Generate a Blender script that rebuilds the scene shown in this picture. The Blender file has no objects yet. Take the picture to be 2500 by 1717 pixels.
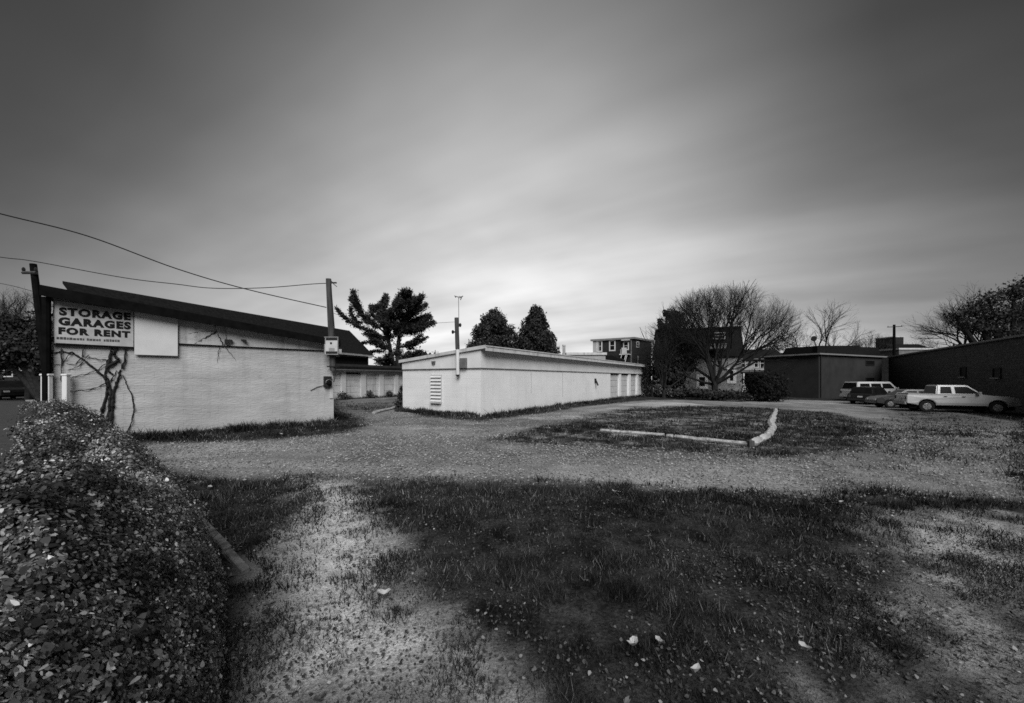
import bpy, bmesh, math, random
import numpy as np
from mathutils import Vector, Matrix, noise as mnoise
random.seed(7); RNG = np.random.default_rng(7)
R = math.radians
S = bpy.context.scene
COL = S.collection

# ------------------------------------------------------------------ camera, world, sun, exposure
EYE = 1.6; F = 926.0; CU = 1250.0; HV = 925.0          # eye height, focal length / centre / horizon in photo pixels
cam = bpy.data.cameras.new('camera'); cam_o = bpy.data.objects.new('camera', cam); COL.objects.link(cam_o)
cam.sensor_width = 36; cam.lens = 36*F/2500; cam.shift_y = (HV-858.5)/2500
cam.clip_start = 0.05; cam.clip_end = 3000
cam_o.location = (0, 0, EYE); cam_o.rotation_euler = (R(90), 0, 0)
S.camera = cam_o
SUN_EL, SUN_AZ = R(42), R(172)      # azimuth clockwise from +Y: behind the camera, a little right
w = bpy.data.worlds.new('World'); S.world = w; w.use_nodes = True
nt = w.node_tree; nt.nodes.clear()
def N(t, **k):
    n = nt.nodes.new(t)
    for a, b in k.items(): setattr(n, a, b)
    return n
def L(a, b): nt.links.new(a, b)
def M(op, a, b=None, clamp=False):
    n = N('ShaderNodeMath', operation=op, use_clamp=clamp)
    for i, v in enumerate((a, b)):
        if v is None: continue
        if isinstance(v, (int, float)): n.inputs[i].default_value = v
        else: L(v, n.inputs[i])
    return n.outputs[0]
sky = N('ShaderNodeTexSky', sky_type='NISHITA', sun_disc=False, sun_elevation=SUN_EL, sun_rotation=SUN_AZ)
bw = N('ShaderNodeRGBToBW'); L(sky.outputs[0], bw.inputs[0])
tc = N('ShaderNodeTexCoord'); sp = N('ShaderNodeSeparateXYZ'); L(tc.outputs['Generated'], sp.inputs[0])
X, Y, Z = sp.outputs
zz = M('ADD', M('MAXIMUM', Z, 0.0), 0.16)
px = M('DIVIDE', X, zz); py = M('DIVIDE', Y, zz)
along = M('ADD', M('MULTIPLY', px, -0.88), M('MULTIPLY', py, 0.47))
across = M('ADD', M('MULTIPLY', px, 0.47), M('MULTIPLY', py, 0.88))
def cloud(sa, sc, off, detail):
    c = N('ShaderNodeCombineXYZ'); L(M('MULTIPLY', along, sa), c.inputs[0]); L(M('MULTIPLY', across, sc), c.inputs[1]); c.inputs[2].default_value = off
    n = N('ShaderNodeTexNoise'); n.inputs['Scale'].default_value = 1; n.inputs['Detail'].default_value = detail; n.inputs['Roughness'].default_value = .5
    L(c.outputs[0], n.inputs['Vector']); return n.outputs[0]
c1 = cloud(.16, .75, 3.1, 2); c2 = cloud(.5, 2.6, 9.4, 3); c3 = cloud(1.1, 1.5, 5.5, 3)
cl = M('ADD', M('ADD', M('MULTIPLY', M('SUBTRACT', c1, .5), 1.0), M('MULTIPLY', M('SUBTRACT', c2, .5), .55)), M('MULTIPLY', M('SUBTRACT', c3, .5), .7))
cl = M('ADD', 1.0, cl)
fw = M('POWER', M('MAXIMUM', Y, 0.0), M('ADD', 1.8, M('MULTIPLY', M('MAXIMUM', Z, 0.0), 3.5)))              # brightest low ahead; pinhole falloff to the sides put into the sky tone
deck = M('MULTIPLY', M('MULTIPLY', M('ADD', M('MULTIPLY', fw, .35), .015), cl), M('MAXIMUM', .38, M('SUBTRACT', 1.0, M('MULTIPLY', M('MULTIPLY', M('MULTIPLY', X, X), M('MAXIMUM', Z, 0.0)), 3.3))))  # last factor darkens the upper corners: vignette put into the sky tone
deck = M('MAXIMUM', deck, 0.008)
mx = N('ShaderNodeMix', data_type='FLOAT'); mx.inputs[0].default_value = .96
L(bw.outputs[0], mx.inputs[2]); L(M('DIVIDE', deck, .1), mx.inputs[3])
bg = N('ShaderNodeBackground'); bg.inputs[1].default_value = .1; L(mx.outputs[0], bg.inputs[0])
wo = N('ShaderNodeOutputWorld'); L(bg.outputs[0], wo.inputs[0])
sd = bpy.data.lights.new('sun', 'SUN'); sd.energy = 1.5; sd.angle = R(40); sd.color = (1, 1, 1)
so = bpy.data.objects.new('sun', sd); COL.objects.link(so)
so.rotation_euler = (R(90)-SUN_EL, 0, -SUN_AZ + R(180)); so.location = (0, -10, 30)
S.view_settings.view_transform = 'Standard'; S.view_settings.look = 'None'; S.view_settings.gamma = 1
S.view_settings.use_curve_mapping = False; S.view_settings.exposure = 1.27
S.render.engine = 'CYCLES'; S.cycles.use_denoising = False; S.cycles.max_bounces = 5; S.cycles.diffuse_bounces = 3
S.cycles.pixel_filter_type = 'BLACKMAN_HARRIS'; S.cycles.filter_width = 1.6

# ------------------------------------------------------------------ ground height and survey helpers
def sstep(a, b, x):
    t = np.clip((x-a)/(b-a), 0, 1); return t*t*(3-2*t)
def gz(x, y):
    return -0.6*sstep(7, 24, np.asarray(x, float))*sstep(6, 18, np.asarray(y, float))
def gzf(x, y): return float(gz(x, y))
def U(u, v, d):                      # point at photo pixel (u,v), d metres ahead
    return Vector(((u-CU)/F*d, d, EYE-(v-HV)/F*d))
def G(u, v):                         # where that sight line meets the ground
    d = EYE*F/max(v-HV, 1)
    for _ in range(12):
        d = (EYE-gzf((u-CU)/F*d, d))*F/max(v-HV, 1)
    p = U(u, v, d); return Vector((p.x, p.y, gzf(p.x, p.y)))
class Frame:                         # a wall line: s along it, q into the building, z up
    def __init__(s, x, y, dx, dy):
        n = math.hypot(dx, dy); s.o = Vector((x, y, 0)); s.d = Vector((dx/n, dy/n, 0)); s.n = Vector((-dy/n, dx/n, 0))
    def mat(s):
        m = Matrix.Identity(4)
        for i in range(3): m[i][0] = s.d[i]; m[i][1] = s.n[i]; m[i][3] = s.o[i]
        return m
    def hit(s, u, v, off=0.0):       # sight line onto the wall plane -> (s, -off, z)
        k = (u-CU)/F; ox, oy = s.o.x-off*s.n.x, s.o.y-off*s.n.y
        t = (k*oy-ox)/(s.d.x-k*s.d.y); d = oy+t*s.d.y
        return Vector((t, -off, EYE-(v-HV)/F*d))
    def t(s, u): return s.hit(u, HV).x

# ------------------------------------------------------------------ materials
MATS = {}
def mat(name, lo, hi=None, scale=3.0, rough=.9, bump=0.0, bscale=20.0, stretch=(1, 1, 1), tone=False, detail=5, brick=None, metal=0, spec=.12, grime=0):
    if name in MATS: return MATS[name]
    hi = lo if hi is None else hi
    m = bpy.data.materials.new(name); m.use_nodes = True; t = m.node_tree; ns = t.nodes; b = ns['Principled BSDF']
    b.inputs['Roughness'].default_value = rough; b.inputs['Metallic'].default_value = metal
    b.inputs['Specular IOR Level'].default_value = spec
    co = ns.new('ShaderNodeTexCoord'); mp = ns.new('ShaderNodeMapping'); mp.inputs['Scale'].default_value = stretch
    t.links.new(co.outputs['Object'], mp.inputs[0])
    nz = ns.new('ShaderNodeTexNoise'); nz.inputs['Scale'].default_value = scale; nz.inputs['Detail'].default_value = detail; nz.inputs['Roughness'].default_value = .6
    t.links.new(mp.outputs[0], nz.inputs['Vector'])
    mr = ns.new('ShaderNodeMapRange'); mr.inputs[1].default_value = .3; mr.inputs[2].default_value = .7
    mr.inputs[3].default_value = lo; mr.inputs[4].default_value = hi
    t.links.new(nz.outputs[0], mr.inputs[0]); out = mr.outputs[0]
    if tone:
        at = ns.new('ShaderNodeAttribute'); at.attribute_name = 'tone'
        mu = ns.new('ShaderNodeMath'); mu.operation = 'MULTIPLY'; t.links.new(out, mu.inputs[0]); t.links.new(at.outputs['Fac'], mu.inputs[1]); out = mu.outputs[0]
    if grime:                        # rain streaks down the wall and mud splashed up from the ground
        def mth(op, a, c=None, cl=False):
            q = ns.new('ShaderNodeMath'); q.operation = op; q.use_clamp = cl
            for i, v in enumerate((a, c)):
                if v is None: continue
                if isinstance(v, (int, float)): q.inputs[i].default_value = v
                else: t.links.new(v, q.inputs[i])
            return q.outputs[0]
        def nse(sc, st, det=4):
            mq = ns.new('ShaderNodeMapping'); mq.inputs['Scale'].default_value = st; t.links.new(co.outputs['Object'], mq.inputs[0])
            q = ns.new('ShaderNodeTexNoise'); q.inputs['Scale'].default_value = sc; q.inputs['Detail'].default_value = det; t.links.new(mq.outputs[0], q.inputs['Vector']); return q.outputs[0]
        s1 = mth('MULTIPLY', mth('SUBTRACT', nse(1, (4, 4, .35)), .53, True), 3.0*grime, True)
        s2 = mth('MULTIPLY', mth('SUBTRACT', nse(1, (.7, .7, 9), 3), .56, True), 1.6*grime, True)
        sz = ns.new('ShaderNodeSeparateXYZ'); t.links.new(co.outputs['Object'], sz.inputs[0])
        edge = mth('ADD', sz.outputs[2], mth('MULTIPLY', mth('SUBTRACT', nse(3, (1, 1, 1)), .5), .8))
        s3 = mth('MULTIPLY', mth('SUBTRACT', .35, edge, True), 1.5*grime, True)
        s4 = mth('MULTIPLY', mth('SUBTRACT', nse(9, (1, 1, .8), 6), .62, True), 4*grime, True)
        tot_ = mth('ADD', mth('ADD', s1, s2), mth('ADD', s3, s4))
        out = mth('MULTIPLY', out, mth('SUBTRACT', 1.0, tot_, True))
    t.links.new(out, b.inputs['Base Color'])
    if bump:
        n2 = ns.new('ShaderNodeTexNoise'); n2.inputs['Scale'].default_value = bscale; n2.inputs['Detail'].default_value = 4
        t.links.new(mp.outputs[0], n2.inputs['Vector']); h = n2.outputs[0]
        if brick:                    # shallow mortar joints under the paint: (width, height)
            # object space of a wall built in a rotated frame: project on the horizontal with sin/cos of its yaw
            sx = ns.new('ShaderNodeSeparateXYZ'); t.links.new(co.outputs['Object'], sx.inputs[0])
            def mm(op, a, c):
                q = ns.new('ShaderNodeMath'); q.operation = op
                for i, v in enumerate((a, c)):
                    if isinstance(v, (int, float)): q.inputs[i].default_value = v
                    else: t.links.new(v, q.inputs[i])
                return q.outputs[0]
            hx = mm('ADD', mm('MULTIPLY', sx.outputs[0], brick[2]), mm('MULTIPLY', sx.outputs[1], brick[3]))
            cb = ns.new('ShaderNodeCombineXYZ'); t.links.new(hx, cb.inputs[0]); t.links.new(sx.outputs[2], cb.inputs[1])
            bt = ns.new('ShaderNodeTexBrick'); bt.inputs['Scale'].default_value = 1
            bt.inputs['Brick Width'].default_value = brick[0]; bt.inputs['Row Height'].default_value = brick[1]
            bt.inputs['Mortar Size'].default_value = .007; bt.inputs['Mortar Smooth'].default_value = .8
            t.links.new(cb.outputs[0], bt.inputs['Vector'])
            h = mm('SUBTRACT', mm('MULTIPLY', n2.outputs[0], .8), mm('MULTIPLY', bt.outputs['Fac'], brick[4]))
        bp = ns.new('ShaderNodeBump'); bp.inputs['Strength'].default_value = bump; bp.inputs['Distance'].default_value = .02
        t.links.new(h, bp.inputs['Height']); t.links.new(bp.outputs[0], b.inputs['Normal'])
    MATS[name] = m; return m

# ------------------------------------------------------------------ mesh builder
def rootloc(p):
    v = Vector((0, 0, 0))
    while p is not None: v = v + p.location; p = p.parent
    return v
class MB:
    def __init__(s, frame=None): s.v = []; s.f = []; s.M = frame.mat() if isinstance(frame, Frame) else (frame or Matrix.Identity(4))
    def add(s, vs, fs):
        k = len(s.v); s.v += [s.M @ Vector(p) for p in vs]; s.f += [tuple(i+k for i in f) for f in fs]; return s
    def box(s, x0, x1, y0, y1, z0, z1):
        return s.add([(x0,y0,z0),(x1,y0,z0),(x1,y1,z0),(x0,y1,z0),(x0,y0,z1),(x1,y0,z1),(x1,y1,z1),(x0,y1,z1)],
              [(0,3,2,1),(4,5,6,7),(0,1,5,4),(1,2,6,5),(2,3,7,6),(3,0,4,7)])
    def hexa(s, p): return s.add(p, [(0,3,2,1),(4,5,6,7),(0,1,5,4),(1,2,6,5),(2,3,7,6),(3,0,4,7)])
    def prism(s, prof, axis, a0, a1):     # closed outline extruded along axis
        n = len(prof)
        def P(c, a): return {'x': (a, c[0], c[1]), 'y': (c[0], a, c[1]), 'z': (c[0], c[1], a)}[axis]
        vs = [P(c, a0) for c in prof]+[P(c, a1) for c in prof]
        return s.add(vs, [tuple(range(n))[::-1], tuple(range(n, 2*n))]+[(i, (i+1) % n, n+(i+1) % n, n+i) for i in range(n)])
    def tube(s, pts, rs, n=6, cap=True):
        pts = [Vector(p) for p in pts]
        if isinstance(rs, (int, float)): rs = [rs]*len(pts)
        vs = []; 
        for i, p in enumerate(pts):
            d = (pts[min(i+1, len(pts)-1)]-pts[max(i-1, 0)])
            d = d.normalized() if d.length > 1e-9 else Vector((0, 0, 1))
            a = d.cross(Vector((0, 0, 1)) if abs(d.z) < .9 else Vector((1, 0, 0))).normalized(); b = d.cross(a)
            for j in range(n):
                t = 2*math.pi*j/n; vs.append(p+(a*math.cos(t)+b*math.sin(t))*rs[i])
        fs = [(i*n+j, i*n+(j+1) % n, (i+1)*n+(j+1) % n, (i+1)*n+j) for i in range(len(pts)-1) for j in range(n)]
        if cap: fs += [tuple(range(n))[::-1], tuple(range((len(pts)-1)*n, len(pts)*n))]
        return s.add(vs, fs)
    def disc(s, c, ax, r, th, n=20):
        c = Vector(c); ax = Vector(ax).normalized(); return s.tube([c-ax*th/2, c+ax*th/2], r, n)
    def ball(s, c, rx, ry, rz, n=10, m=6, jit=0, seed=0):
        rr = random.Random(seed); vs = [(c[0], c[1], c[2]+rz)]; fs = []
        for i in range(1, m):
            a = math.pi*i/m
            for j in range(n):
                t = 2*math.pi*j/n; k = 1+rr.uniform(-jit, jit)
                vs.append((c[0]+rx*k*math.sin(a)*math.cos(t), c[1]+ry*k*math.sin(a)*math.sin(t), c[2]+rz*k*math.cos(a)))
        vs.append((c[0], c[1], c[2]-rz)); e = len(vs)-1
        for j in range(n): fs.append((0, 1+j, 1+(j+1) % n)); fs.append((e, e-1-j, e-1-(j+1) % n))
        for i in range(m-2):
            for j in range(n): a = 1+i*n+j; b = 1+i*n+(j+1) % n; fs.append((a, a+n, b+n, b))
        return s.add(vs, fs)
    def build(s, name, m, parent=None, loc=None, bevel=0, smooth=False):
        if parent is not None: org = rootloc(parent)
        elif loc is not None: org = Vector(loc)
        else:
            xs = [v.x for v in s.v]; ys = [v.y for v in s.v]; org = Vector(((min(xs)+max(xs))/2, (min(ys)+max(ys))/2, min(v.z for v in s.v)))
        me = bpy.data.meshes.new(name); me.from_pydata([tuple(v-org) for v in s.v], [], s.f); me.update()
        bm = bmesh.new(); bm.from_mesh(me); bmesh.ops.recalc_face_normals(bm, faces=bm.faces)
        if bevel: bmesh.ops.bevel(bm, geom=[e for e in bm.edges if len(e.link_faces) == 2 and e.calc_face_angle(0) > .6], offset=bevel, segments=1, affect='EDGES')
        bm.to_mesh(me); bm.free()
        if smooth:
            for p in me.polygons: p.use_smooth = True
        me.materials.append(m); o = bpy.data.objects.new(name, me); COL.objects.link(o)
        if parent is not None: o.parent = parent
        else: o.location = org
        return o
def tag(o, label=None, cat=None, group=None, kind=None):
    for k, v in (('label', label), ('category', cat), ('group', group), ('kind', kind)):
        if v: o[k] = v
    return o
def thing(name, label, cat, loc, group=None, kind=None):
    e = bpy.data.objects.new(name, None); COL.objects.link(e); e.location = loc; e.empty_display_size = .3
    return tag(e, label, cat, group, kind)
def tri_cloud(name, P, m, tone=None, parent=None, nv=3, loc=(0, 0, 0)):   # P: (n, nv, 3) faces, as one mesh
    n = len(P); org = rootloc(parent) if parent is not None else Vector(loc)
    P = P-np.array(tuple(org))
    me = bpy.data.meshes.new(name); me.vertices.add(n*nv); me.vertices.foreach_set('co', P.reshape(-1).astype(np.float32))
    me.loops.add(n*nv); me.loops.foreach_set('vertex_index', np.arange(n*nv, dtype=np.int32))
    me.polygons.add(n); me.polygons.foreach_set('loop_start', np.arange(0, n*nv, nv, dtype=np.int32))
    try: me.polygons.foreach_set('loop_total', np.full(n, nv, dtype=np.int32))
    except Exception: pass
    me.update(calc_edges=True)
    if tone is not None:
        a = me.attributes.new('tone', 'FLOAT', 'POINT'); a.data.foreach_set('value', np.repeat(tone, nv).astype(np.float32))
    me.materials.append(m); o = bpy.data.objects.new(name, me); COL.objects.link(o)
    if parent is not None: o.parent = parent
    else: o.location = org
    return o

# ------------------------------------------------------------------ palette (grey values; the photograph is black and white)
white_block = lambda n, br: mat(n, .5, .68, .9, .85, .6, 26, tone=False, brick=br)
m_panel = mat('white_painted_board', .66, .78, 1.4, .7, .12, 30, (1, 1, 1), grime=.15)
m_trim = mat('pale_weathered_trim', .48, .66, 2.5, .75, .15, 40, grime=.6)
m_black = mat('black_tar_edge', .005, .010, 5, 1, spec=.02)
m_roofdk = mat('dark_shingle_roof', .009, .02, 6, 1, .5, 60, spec=.03)
m_dkwood = mat('dark_weathered_timber', .04, .10, 2, .9, .5, 18, (6, 6, .7))
m_steel = mat('galvanised_metal', .25, .38, 8, .5, .1, 40, metal=.5)
m_boxdk = mat('dark_metal_box', .02, .03, 5, .55)
m_glass = mat('dark_window_glass', .006, .012, 2, .3, spec=.08)
m_brickdk = mat('dark_brick', .018, .04, 4, .95, .6, 30, brick=(.22, .075, .7, .7, .6))
m_brickr = mat('dark_painted_masonry', .035, .11, 5, .95, .9, 20, brick=(.4, .2, .57, .82, 1.2))
m_greyw = mat('grey_rendered_wall', .028, .044, .7, .95, .3, 20)
m_palew = mat('pale_siding', .3, .42, 1.5, .85, .2, 30)
m_whitet = mat('white_window_trim', .5, .62, 3, .7)
m_ston = mat('pale_whitewashed_stone', .18, .6, 9, .95, .8, 30)
m_bark = mat('grey_brown_bark', .012, .035, 6, .95, .5, 40)
m_needle = mat('dark_needle_foliage', .018, .05, 2, .9, tone=True)
m_leafdk = mat('dark_evergreen_foliage', .02, .045, 2, .85, tone=True)
m_ivy = mat('ivy_leaf', .05, .12, 8, .8, tone=True, spec=.4)
m_soil = mat('dark_leafy_soil', .02, .06, 12, 1, .8, 30)
m_asph = mat('asphalt', .045, .075, 6, .95, .4, 80)
m_conc = mat('pale_concrete', .22, .34, 4, .9, .3, 40)
m_wire = mat('black_cable', .012, .02, 5, .7)
m_vine = mat('bare_vine_bark', .015, .035, 12, .95, .6, 50)
m_blacktxt = mat('black_sign_paint', .008, .012, 5, .7)
m_rubber = mat('tyre_rubber', .015, .02, 5, .9)
m_rim = mat('alloy_rim', .3, .45, 5, .35, metal=.6)

# ------------------------------------------------------------------ the ground: grass and gravel cut from one surface
def K(*pts): return np.array([(lambda p: (p.x, p.y))(G(a/.9296, b/.9296)) for a, b in pts])
def inside(P, x, y):
    r = np.zeros(x.shape, bool); n = len(P)
    for i in range(n):
        x0, y0 = P[i]; x1, y1 = P[(i+1) % n]
        if y0 == y1: continue
        r ^= ((y0 > y) != (y1 > y)) & (x < (x1-x0)*(y-y0)/(y1-y0)+x0)
    return r
def dist(P, x, y, closed=True):
    d = np.full(x.shape, 1e9); n = len(P)
    for i in range(n if closed else n-1):
        a = P[i]; b = P[(i+1) % n]; v = b-a; L2 = max(float(v@v), 1e-9)
        t = np.clip(((x-a[0])*v[0]+(y-a[1])*v[1])/L2, 0, 1)
        d = np.minimum(d, np.hypot(x-a[0]-t*v[0], y-a[1]-t*v[1]))
    return d
def soft(P, x, y, wd): # 0..1, wd = fringe width
    d = dist(P, x, y); s = np.where(inside(P, x, y), d, -d); return np.clip(.5+s/(2*wd), 0, 1)
_g = RNG.random((256, 256)); 
def vnoise(x, y, sc, seed=0):
    x = x*sc+seed*17.3+1000; y = y*sc+seed*9.1+1000; xi = np.floor(x).astype(int); yi = np.floor(y).astype(int); fx = x-xi; fy = y-yi
    fx = fx*fx*(3-2*fx); fy = fy*fy*(3-2*fy); g = lambda a, b: _g[a % 256, b % 256]
    return (g(xi, yi)*(1-fx)+g(xi+1, yi)*fx)*(1-fy)+(g(xi, yi+1)*(1-fx)+g(xi+1, yi+1)*fx)*fy
def fbm(x, y, sc, seed=0): return vnoise(x, y, sc, seed)*.5+vnoise(x, y, sc*2.1, seed+3)*.3+vnoise(x, y, sc*4.3, seed+5)*.2

DRIVE = K((205,1012),(400,1006),(560,1002),(700,993),(800,980),(832,967),(826,952),(800,946),(768,930),(768,900),(915,897),(915,930),(960,946),(1090,957),(1180,946),(1300,928),(1400,915),(1480,908),(1700,905),(2040,915),(2324,960),(2324,1130),(2010,1124),(1700,1115),(1450,1108),(1200,1094),(1000,1088),(860,1094),(760,1086),(700,1082),(520,1092),(400,1082),(330,1060))
ISLAND = K((1120,1000),(1230,972),(1340,944),(1410,928),(1560,922),(1720,926),(1880,936),(1960,955),(1985,985),(1960,1015),(1880,1034),(1760,1043),(1640,1037),(1500,1022),(1330,1008),(1210,1008))
ISPALE = K((1290,925),(1420,915),(1560,920),(1500,928),(1330,936))
ALLEY = K((768,928),(768,896),(918,893),(918,925),(840,935))
LEAK_PALE = K((690,1082),(770,1086),(830,1150),(870,1250),(900,1360),(1010,1500),(1120,1596),(560,1596),(600,1400),(640,1250),(700,1160))  # pale band: light-leak brightness painted into the ground colour
LEAK_PALE_R = K((2050,1170),(2324,1190),(2324,1596),(2050,1596),(2120,1400),(2010,1280))  # lower right area, light leak laid into the ground colour as well
MUD = K((1985,960),(2060,925),(2324,960),(2324,1050),(2100,1060),(2010,1100),(1900,1110),(1960,1030))
FRONT = K((420,1045),(760,1050),(1000,1040),(1300,1045),(1600,1062),(2000,1085),(2000,1112),(1500,1104),(1200,1088),(860,1088),(520,1086))
PATCH = [K((1180,949),(1290,943),(1350,946),(1250,953)), K((1370,938),(1420,934),(1470,937),(1400,942)), K((1400,919),(1500,912),(1600,918),(1560,922),(1450,922))]
TRACK = [K((250,1040),(500,1035),(800,1040),(1200,1055),(1600,1075),(2000,1095),(2324,1090)), K((820,975),(960,965),(1150,968),(1350,942),(1500,915),(1800,912))]
STREETL = np.array([(-16., 21), (-60, 21), (-60, 40), (-30, 40), (-24, 34)])
LOTL = np.array([(-3.6, 1.2), (-60, 1.2), (-60, 21), (-17, 21), (-13, 11.5)])
STREETR = np.array([(10., 46.5), (33, 44), (60, 52), (60, 60), (10, 55)])
def masks(x, y):
    nz = fbm(x, y, 1.1, 1)-.5; n2 = fbm(x, y, 5, 2)-.5
    g = soft(DRIVE, x, y, .35); isl = soft(ISLAND, x, y, .5)
    g = np.minimum(g, 1-isl*1.05)+ soft(ISPALE, x, y, .5)*.4
    g = g*(1-.45*soft(ALLEY, x, y, .4))*(1-.5*soft(MUD, x, y, 1.2))
    g = np.clip(g+nz*.5+n2*.5*(g > .02)*(g < .98), 0, 1)*(g > .02)
    wn = np.maximum(soft(LEAK_PALE, x, y, .35)*1.05, soft(LEAK_PALE_R, x, y, .5)*.65)
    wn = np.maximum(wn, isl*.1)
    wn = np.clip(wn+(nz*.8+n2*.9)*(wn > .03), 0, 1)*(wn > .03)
    return g, wn
def pale_mask(x, y):     # bare, packed and washed-out places of the drive
    p = (fbm(x, y, .35, 40)-.5)*1.6+(fbm(x, y, 1.6, 41)-.5)*.9+.4
    p = p+soft(FRONT, x, y, .5)*.35
    for P in PATCH: p = p+soft(P, x, y, .25)*.9
    for T in TRACK:
        d = np.abs(dist(T, x, y, False)-.75); p = p+np.clip(1-d/.28, 0, 1)*.35*np.clip(.3+fbm(x, y, 1.2, 44)*1.2, 0, 1)
    return np.clip(p, 0, 1.6)
def build_ground():
    def lines(a, b, st, lo, hi):
        c = list(np.arange(a, b+1e-6, st)); s = st
        while c[-1] < hi: s *= 1.35; c.append(c[-1]+s)
        s = st
        while c[0] > lo: s *= 1.35; c.insert(0, c[0]-s)
        return np.array(c)
    xs = lines(-15, 30, .14, -900, 900); ys = lines(1.2, 42, .14, -300, 1500)
    gx, gy = np.meshgrid(xs, ys); g, wn = masks(gx, gy)
    z = gz(gx, gy)+(fbm(gx, gy, .5, 8)-.5)*.07*(np.hypot(gx, gy) < 60)+(fbm(gx, gy, 4, 9)-.5)*.02
    sl = inside(STREETL, gx, gy); sr = inside(STREETR, gx, gy); lot = inside(LOTL, gx, gy)
    ny, nx = gx.shape; idx = np.arange(ny*nx).reshape(ny, nx)
    q = np.stack([idx[:-1, :-1], idx[:-1, 1:], idx[1:, 1:], idx[1:, :-1]], -1).reshape(-1, 4)
    V = np.stack([gx, gy, z], -1).reshape(-1, 3); gf = g.reshape(-1); wf = wn.reshape(-1); pf = pale_mask(gx, gy).reshape(-1)
    tr = sum(np.clip(1-np.abs(dist(T, gx, gy, False)-.75)/.3, 0, 1) for T in TRACK); V[:, 2] -= (tr*g*.025).reshape(-1)
    isst = (sl | sr).reshape(-1)[q[:, 0]]; islot = lot.reshape(-1)[q[:, 0]] & ~isst
    isg = (gf[q].mean(1) > .5) & ~isst & ~islot
    m = bpy.data.materials.new('ground_cover'); m.use_nodes = True; t = m.node_tree; ns = t.nodes; b = ns['Principled BSDF']; b.inputs['Roughness'].default_value = 1
    b.inputs['Specular IOR Level'].default_value = .02
    co = ns.new('ShaderNodeTexCoord')
    def no(sc, det=4, ro=.6):
        n = ns.new('ShaderNodeTexNoise'); n.inputs['Scale'].default_value = sc; n.inputs['Detail'].default_value = det; n.inputs['Roughness'].default_value = ro; t.links.new(co.outputs['Object'], n.inputs['Vector']); return n.outputs[0]
    def mr(i, a, bb, c, d):
        n = ns.new('ShaderNodeMapRange'); t.links.new(i, n.inputs[0])
        for k, v in enumerate((a, bb, c, d)): n.inputs[k+1].default_value = v
        return n.outputs[0]
    def mm(op, a, c):
        q_ = ns.new('ShaderNodeMath'); q_.operation = op
        for i, v in enumerate((a, c)):
            if isinstance(v, (int, float)): q_.inputs[i].default_value = v
            else: t.links.new(v, q_.inputs[i])
        return q_.outputs[0]
    def mix(f, a, c):
        n = ns.new('ShaderNodeMix'); n.data_type = 'FLOAT'; t.links.new(f, n.inputs[0]); t.links.new(a, n.inputs[2]); t.links.new(c, n.inputs[3]); return n.outputs[0]
    def att(k): n = ns.new('ShaderNodeAttribute'); n.attribute_name = k; return n.outputs['Fac']
    grass = mm('MULTIPLY', mr(no(2.2, 7, .7), .36, .64, .008, .06), mr(no(38, 3), .3, .7, .5, 1.6))
    leakc = mm('MULTIPLY', mr(no(5, 6), .3, .7, .42, .72), mr(no(60, 3), .3, .7, .6, 1.4))  # bright ground tone imitating the light leak
    grav = mm('MULTIPLY', mr(no(.9, 5), .3, .7, .19, .32), mr(no(26, 5, .8), .32, .68, .45, 1.6))
    grav = mm('MULTIPLY', grav, mm('ADD', .6, mm('MULTIPLY', att('pale'), .62)))
    base = mix(att('gravel'), mix(att('worn'), grass, leakc), grav)  # 'worn' mostly carries painted light-leak brightness, plus a faint trace on the island
    t.links.new(base, b.inputs['Base Color'])
    bp = ns.new('ShaderNodeBump'); bp.inputs['Strength'].default_value = .9; bp.inputs['Distance'].default_value = .03
    t.links.new(no(30, 5, .7), bp.inputs['Height']); t.links.new(bp.outputs[0], b.inputs['Normal'])
    def sub(name, sel, mtl):
        qq = q[sel]; used, inv = np.unique(qq, return_inverse=True); me = bpy.data.meshes.new(name)
        me.vertices.add(len(used)); me.vertices.foreach_set('co', V[used].reshape(-1).astype(np.float32))
        me.loops.add(qq.size); me.loops.foreach_set('vertex_index', inv.reshape(-1).astype(np.int32))
        me.polygons.add(len(qq)); me.polygons.foreach_set('loop_start', np.arange(0, qq.size, 4, dtype=np.int32))
        me.update(calc_edges=True)
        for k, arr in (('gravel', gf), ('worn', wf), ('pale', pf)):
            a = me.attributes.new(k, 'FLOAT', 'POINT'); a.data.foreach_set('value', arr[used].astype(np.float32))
        me.polygons.foreach_set('use_smooth', np.ones(len(qq), bool))
        me.materials.append(mtl); o = bpy.data.objects.new(name, me); COL.objects.link(o); return tag(o, kind='structure')
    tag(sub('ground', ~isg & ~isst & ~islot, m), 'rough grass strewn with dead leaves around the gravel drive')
    tag(sub('gravel_drive', isg, m), 'pale gravel drive curving past the white garages')
    tag(sub('street', isst, m_asph), 'dark asphalt street beyond the grass')
    tag(sub('parking_lot', islot, m_asph), 'dark asphalt beside the ivy covered wall')
build_ground()

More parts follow.
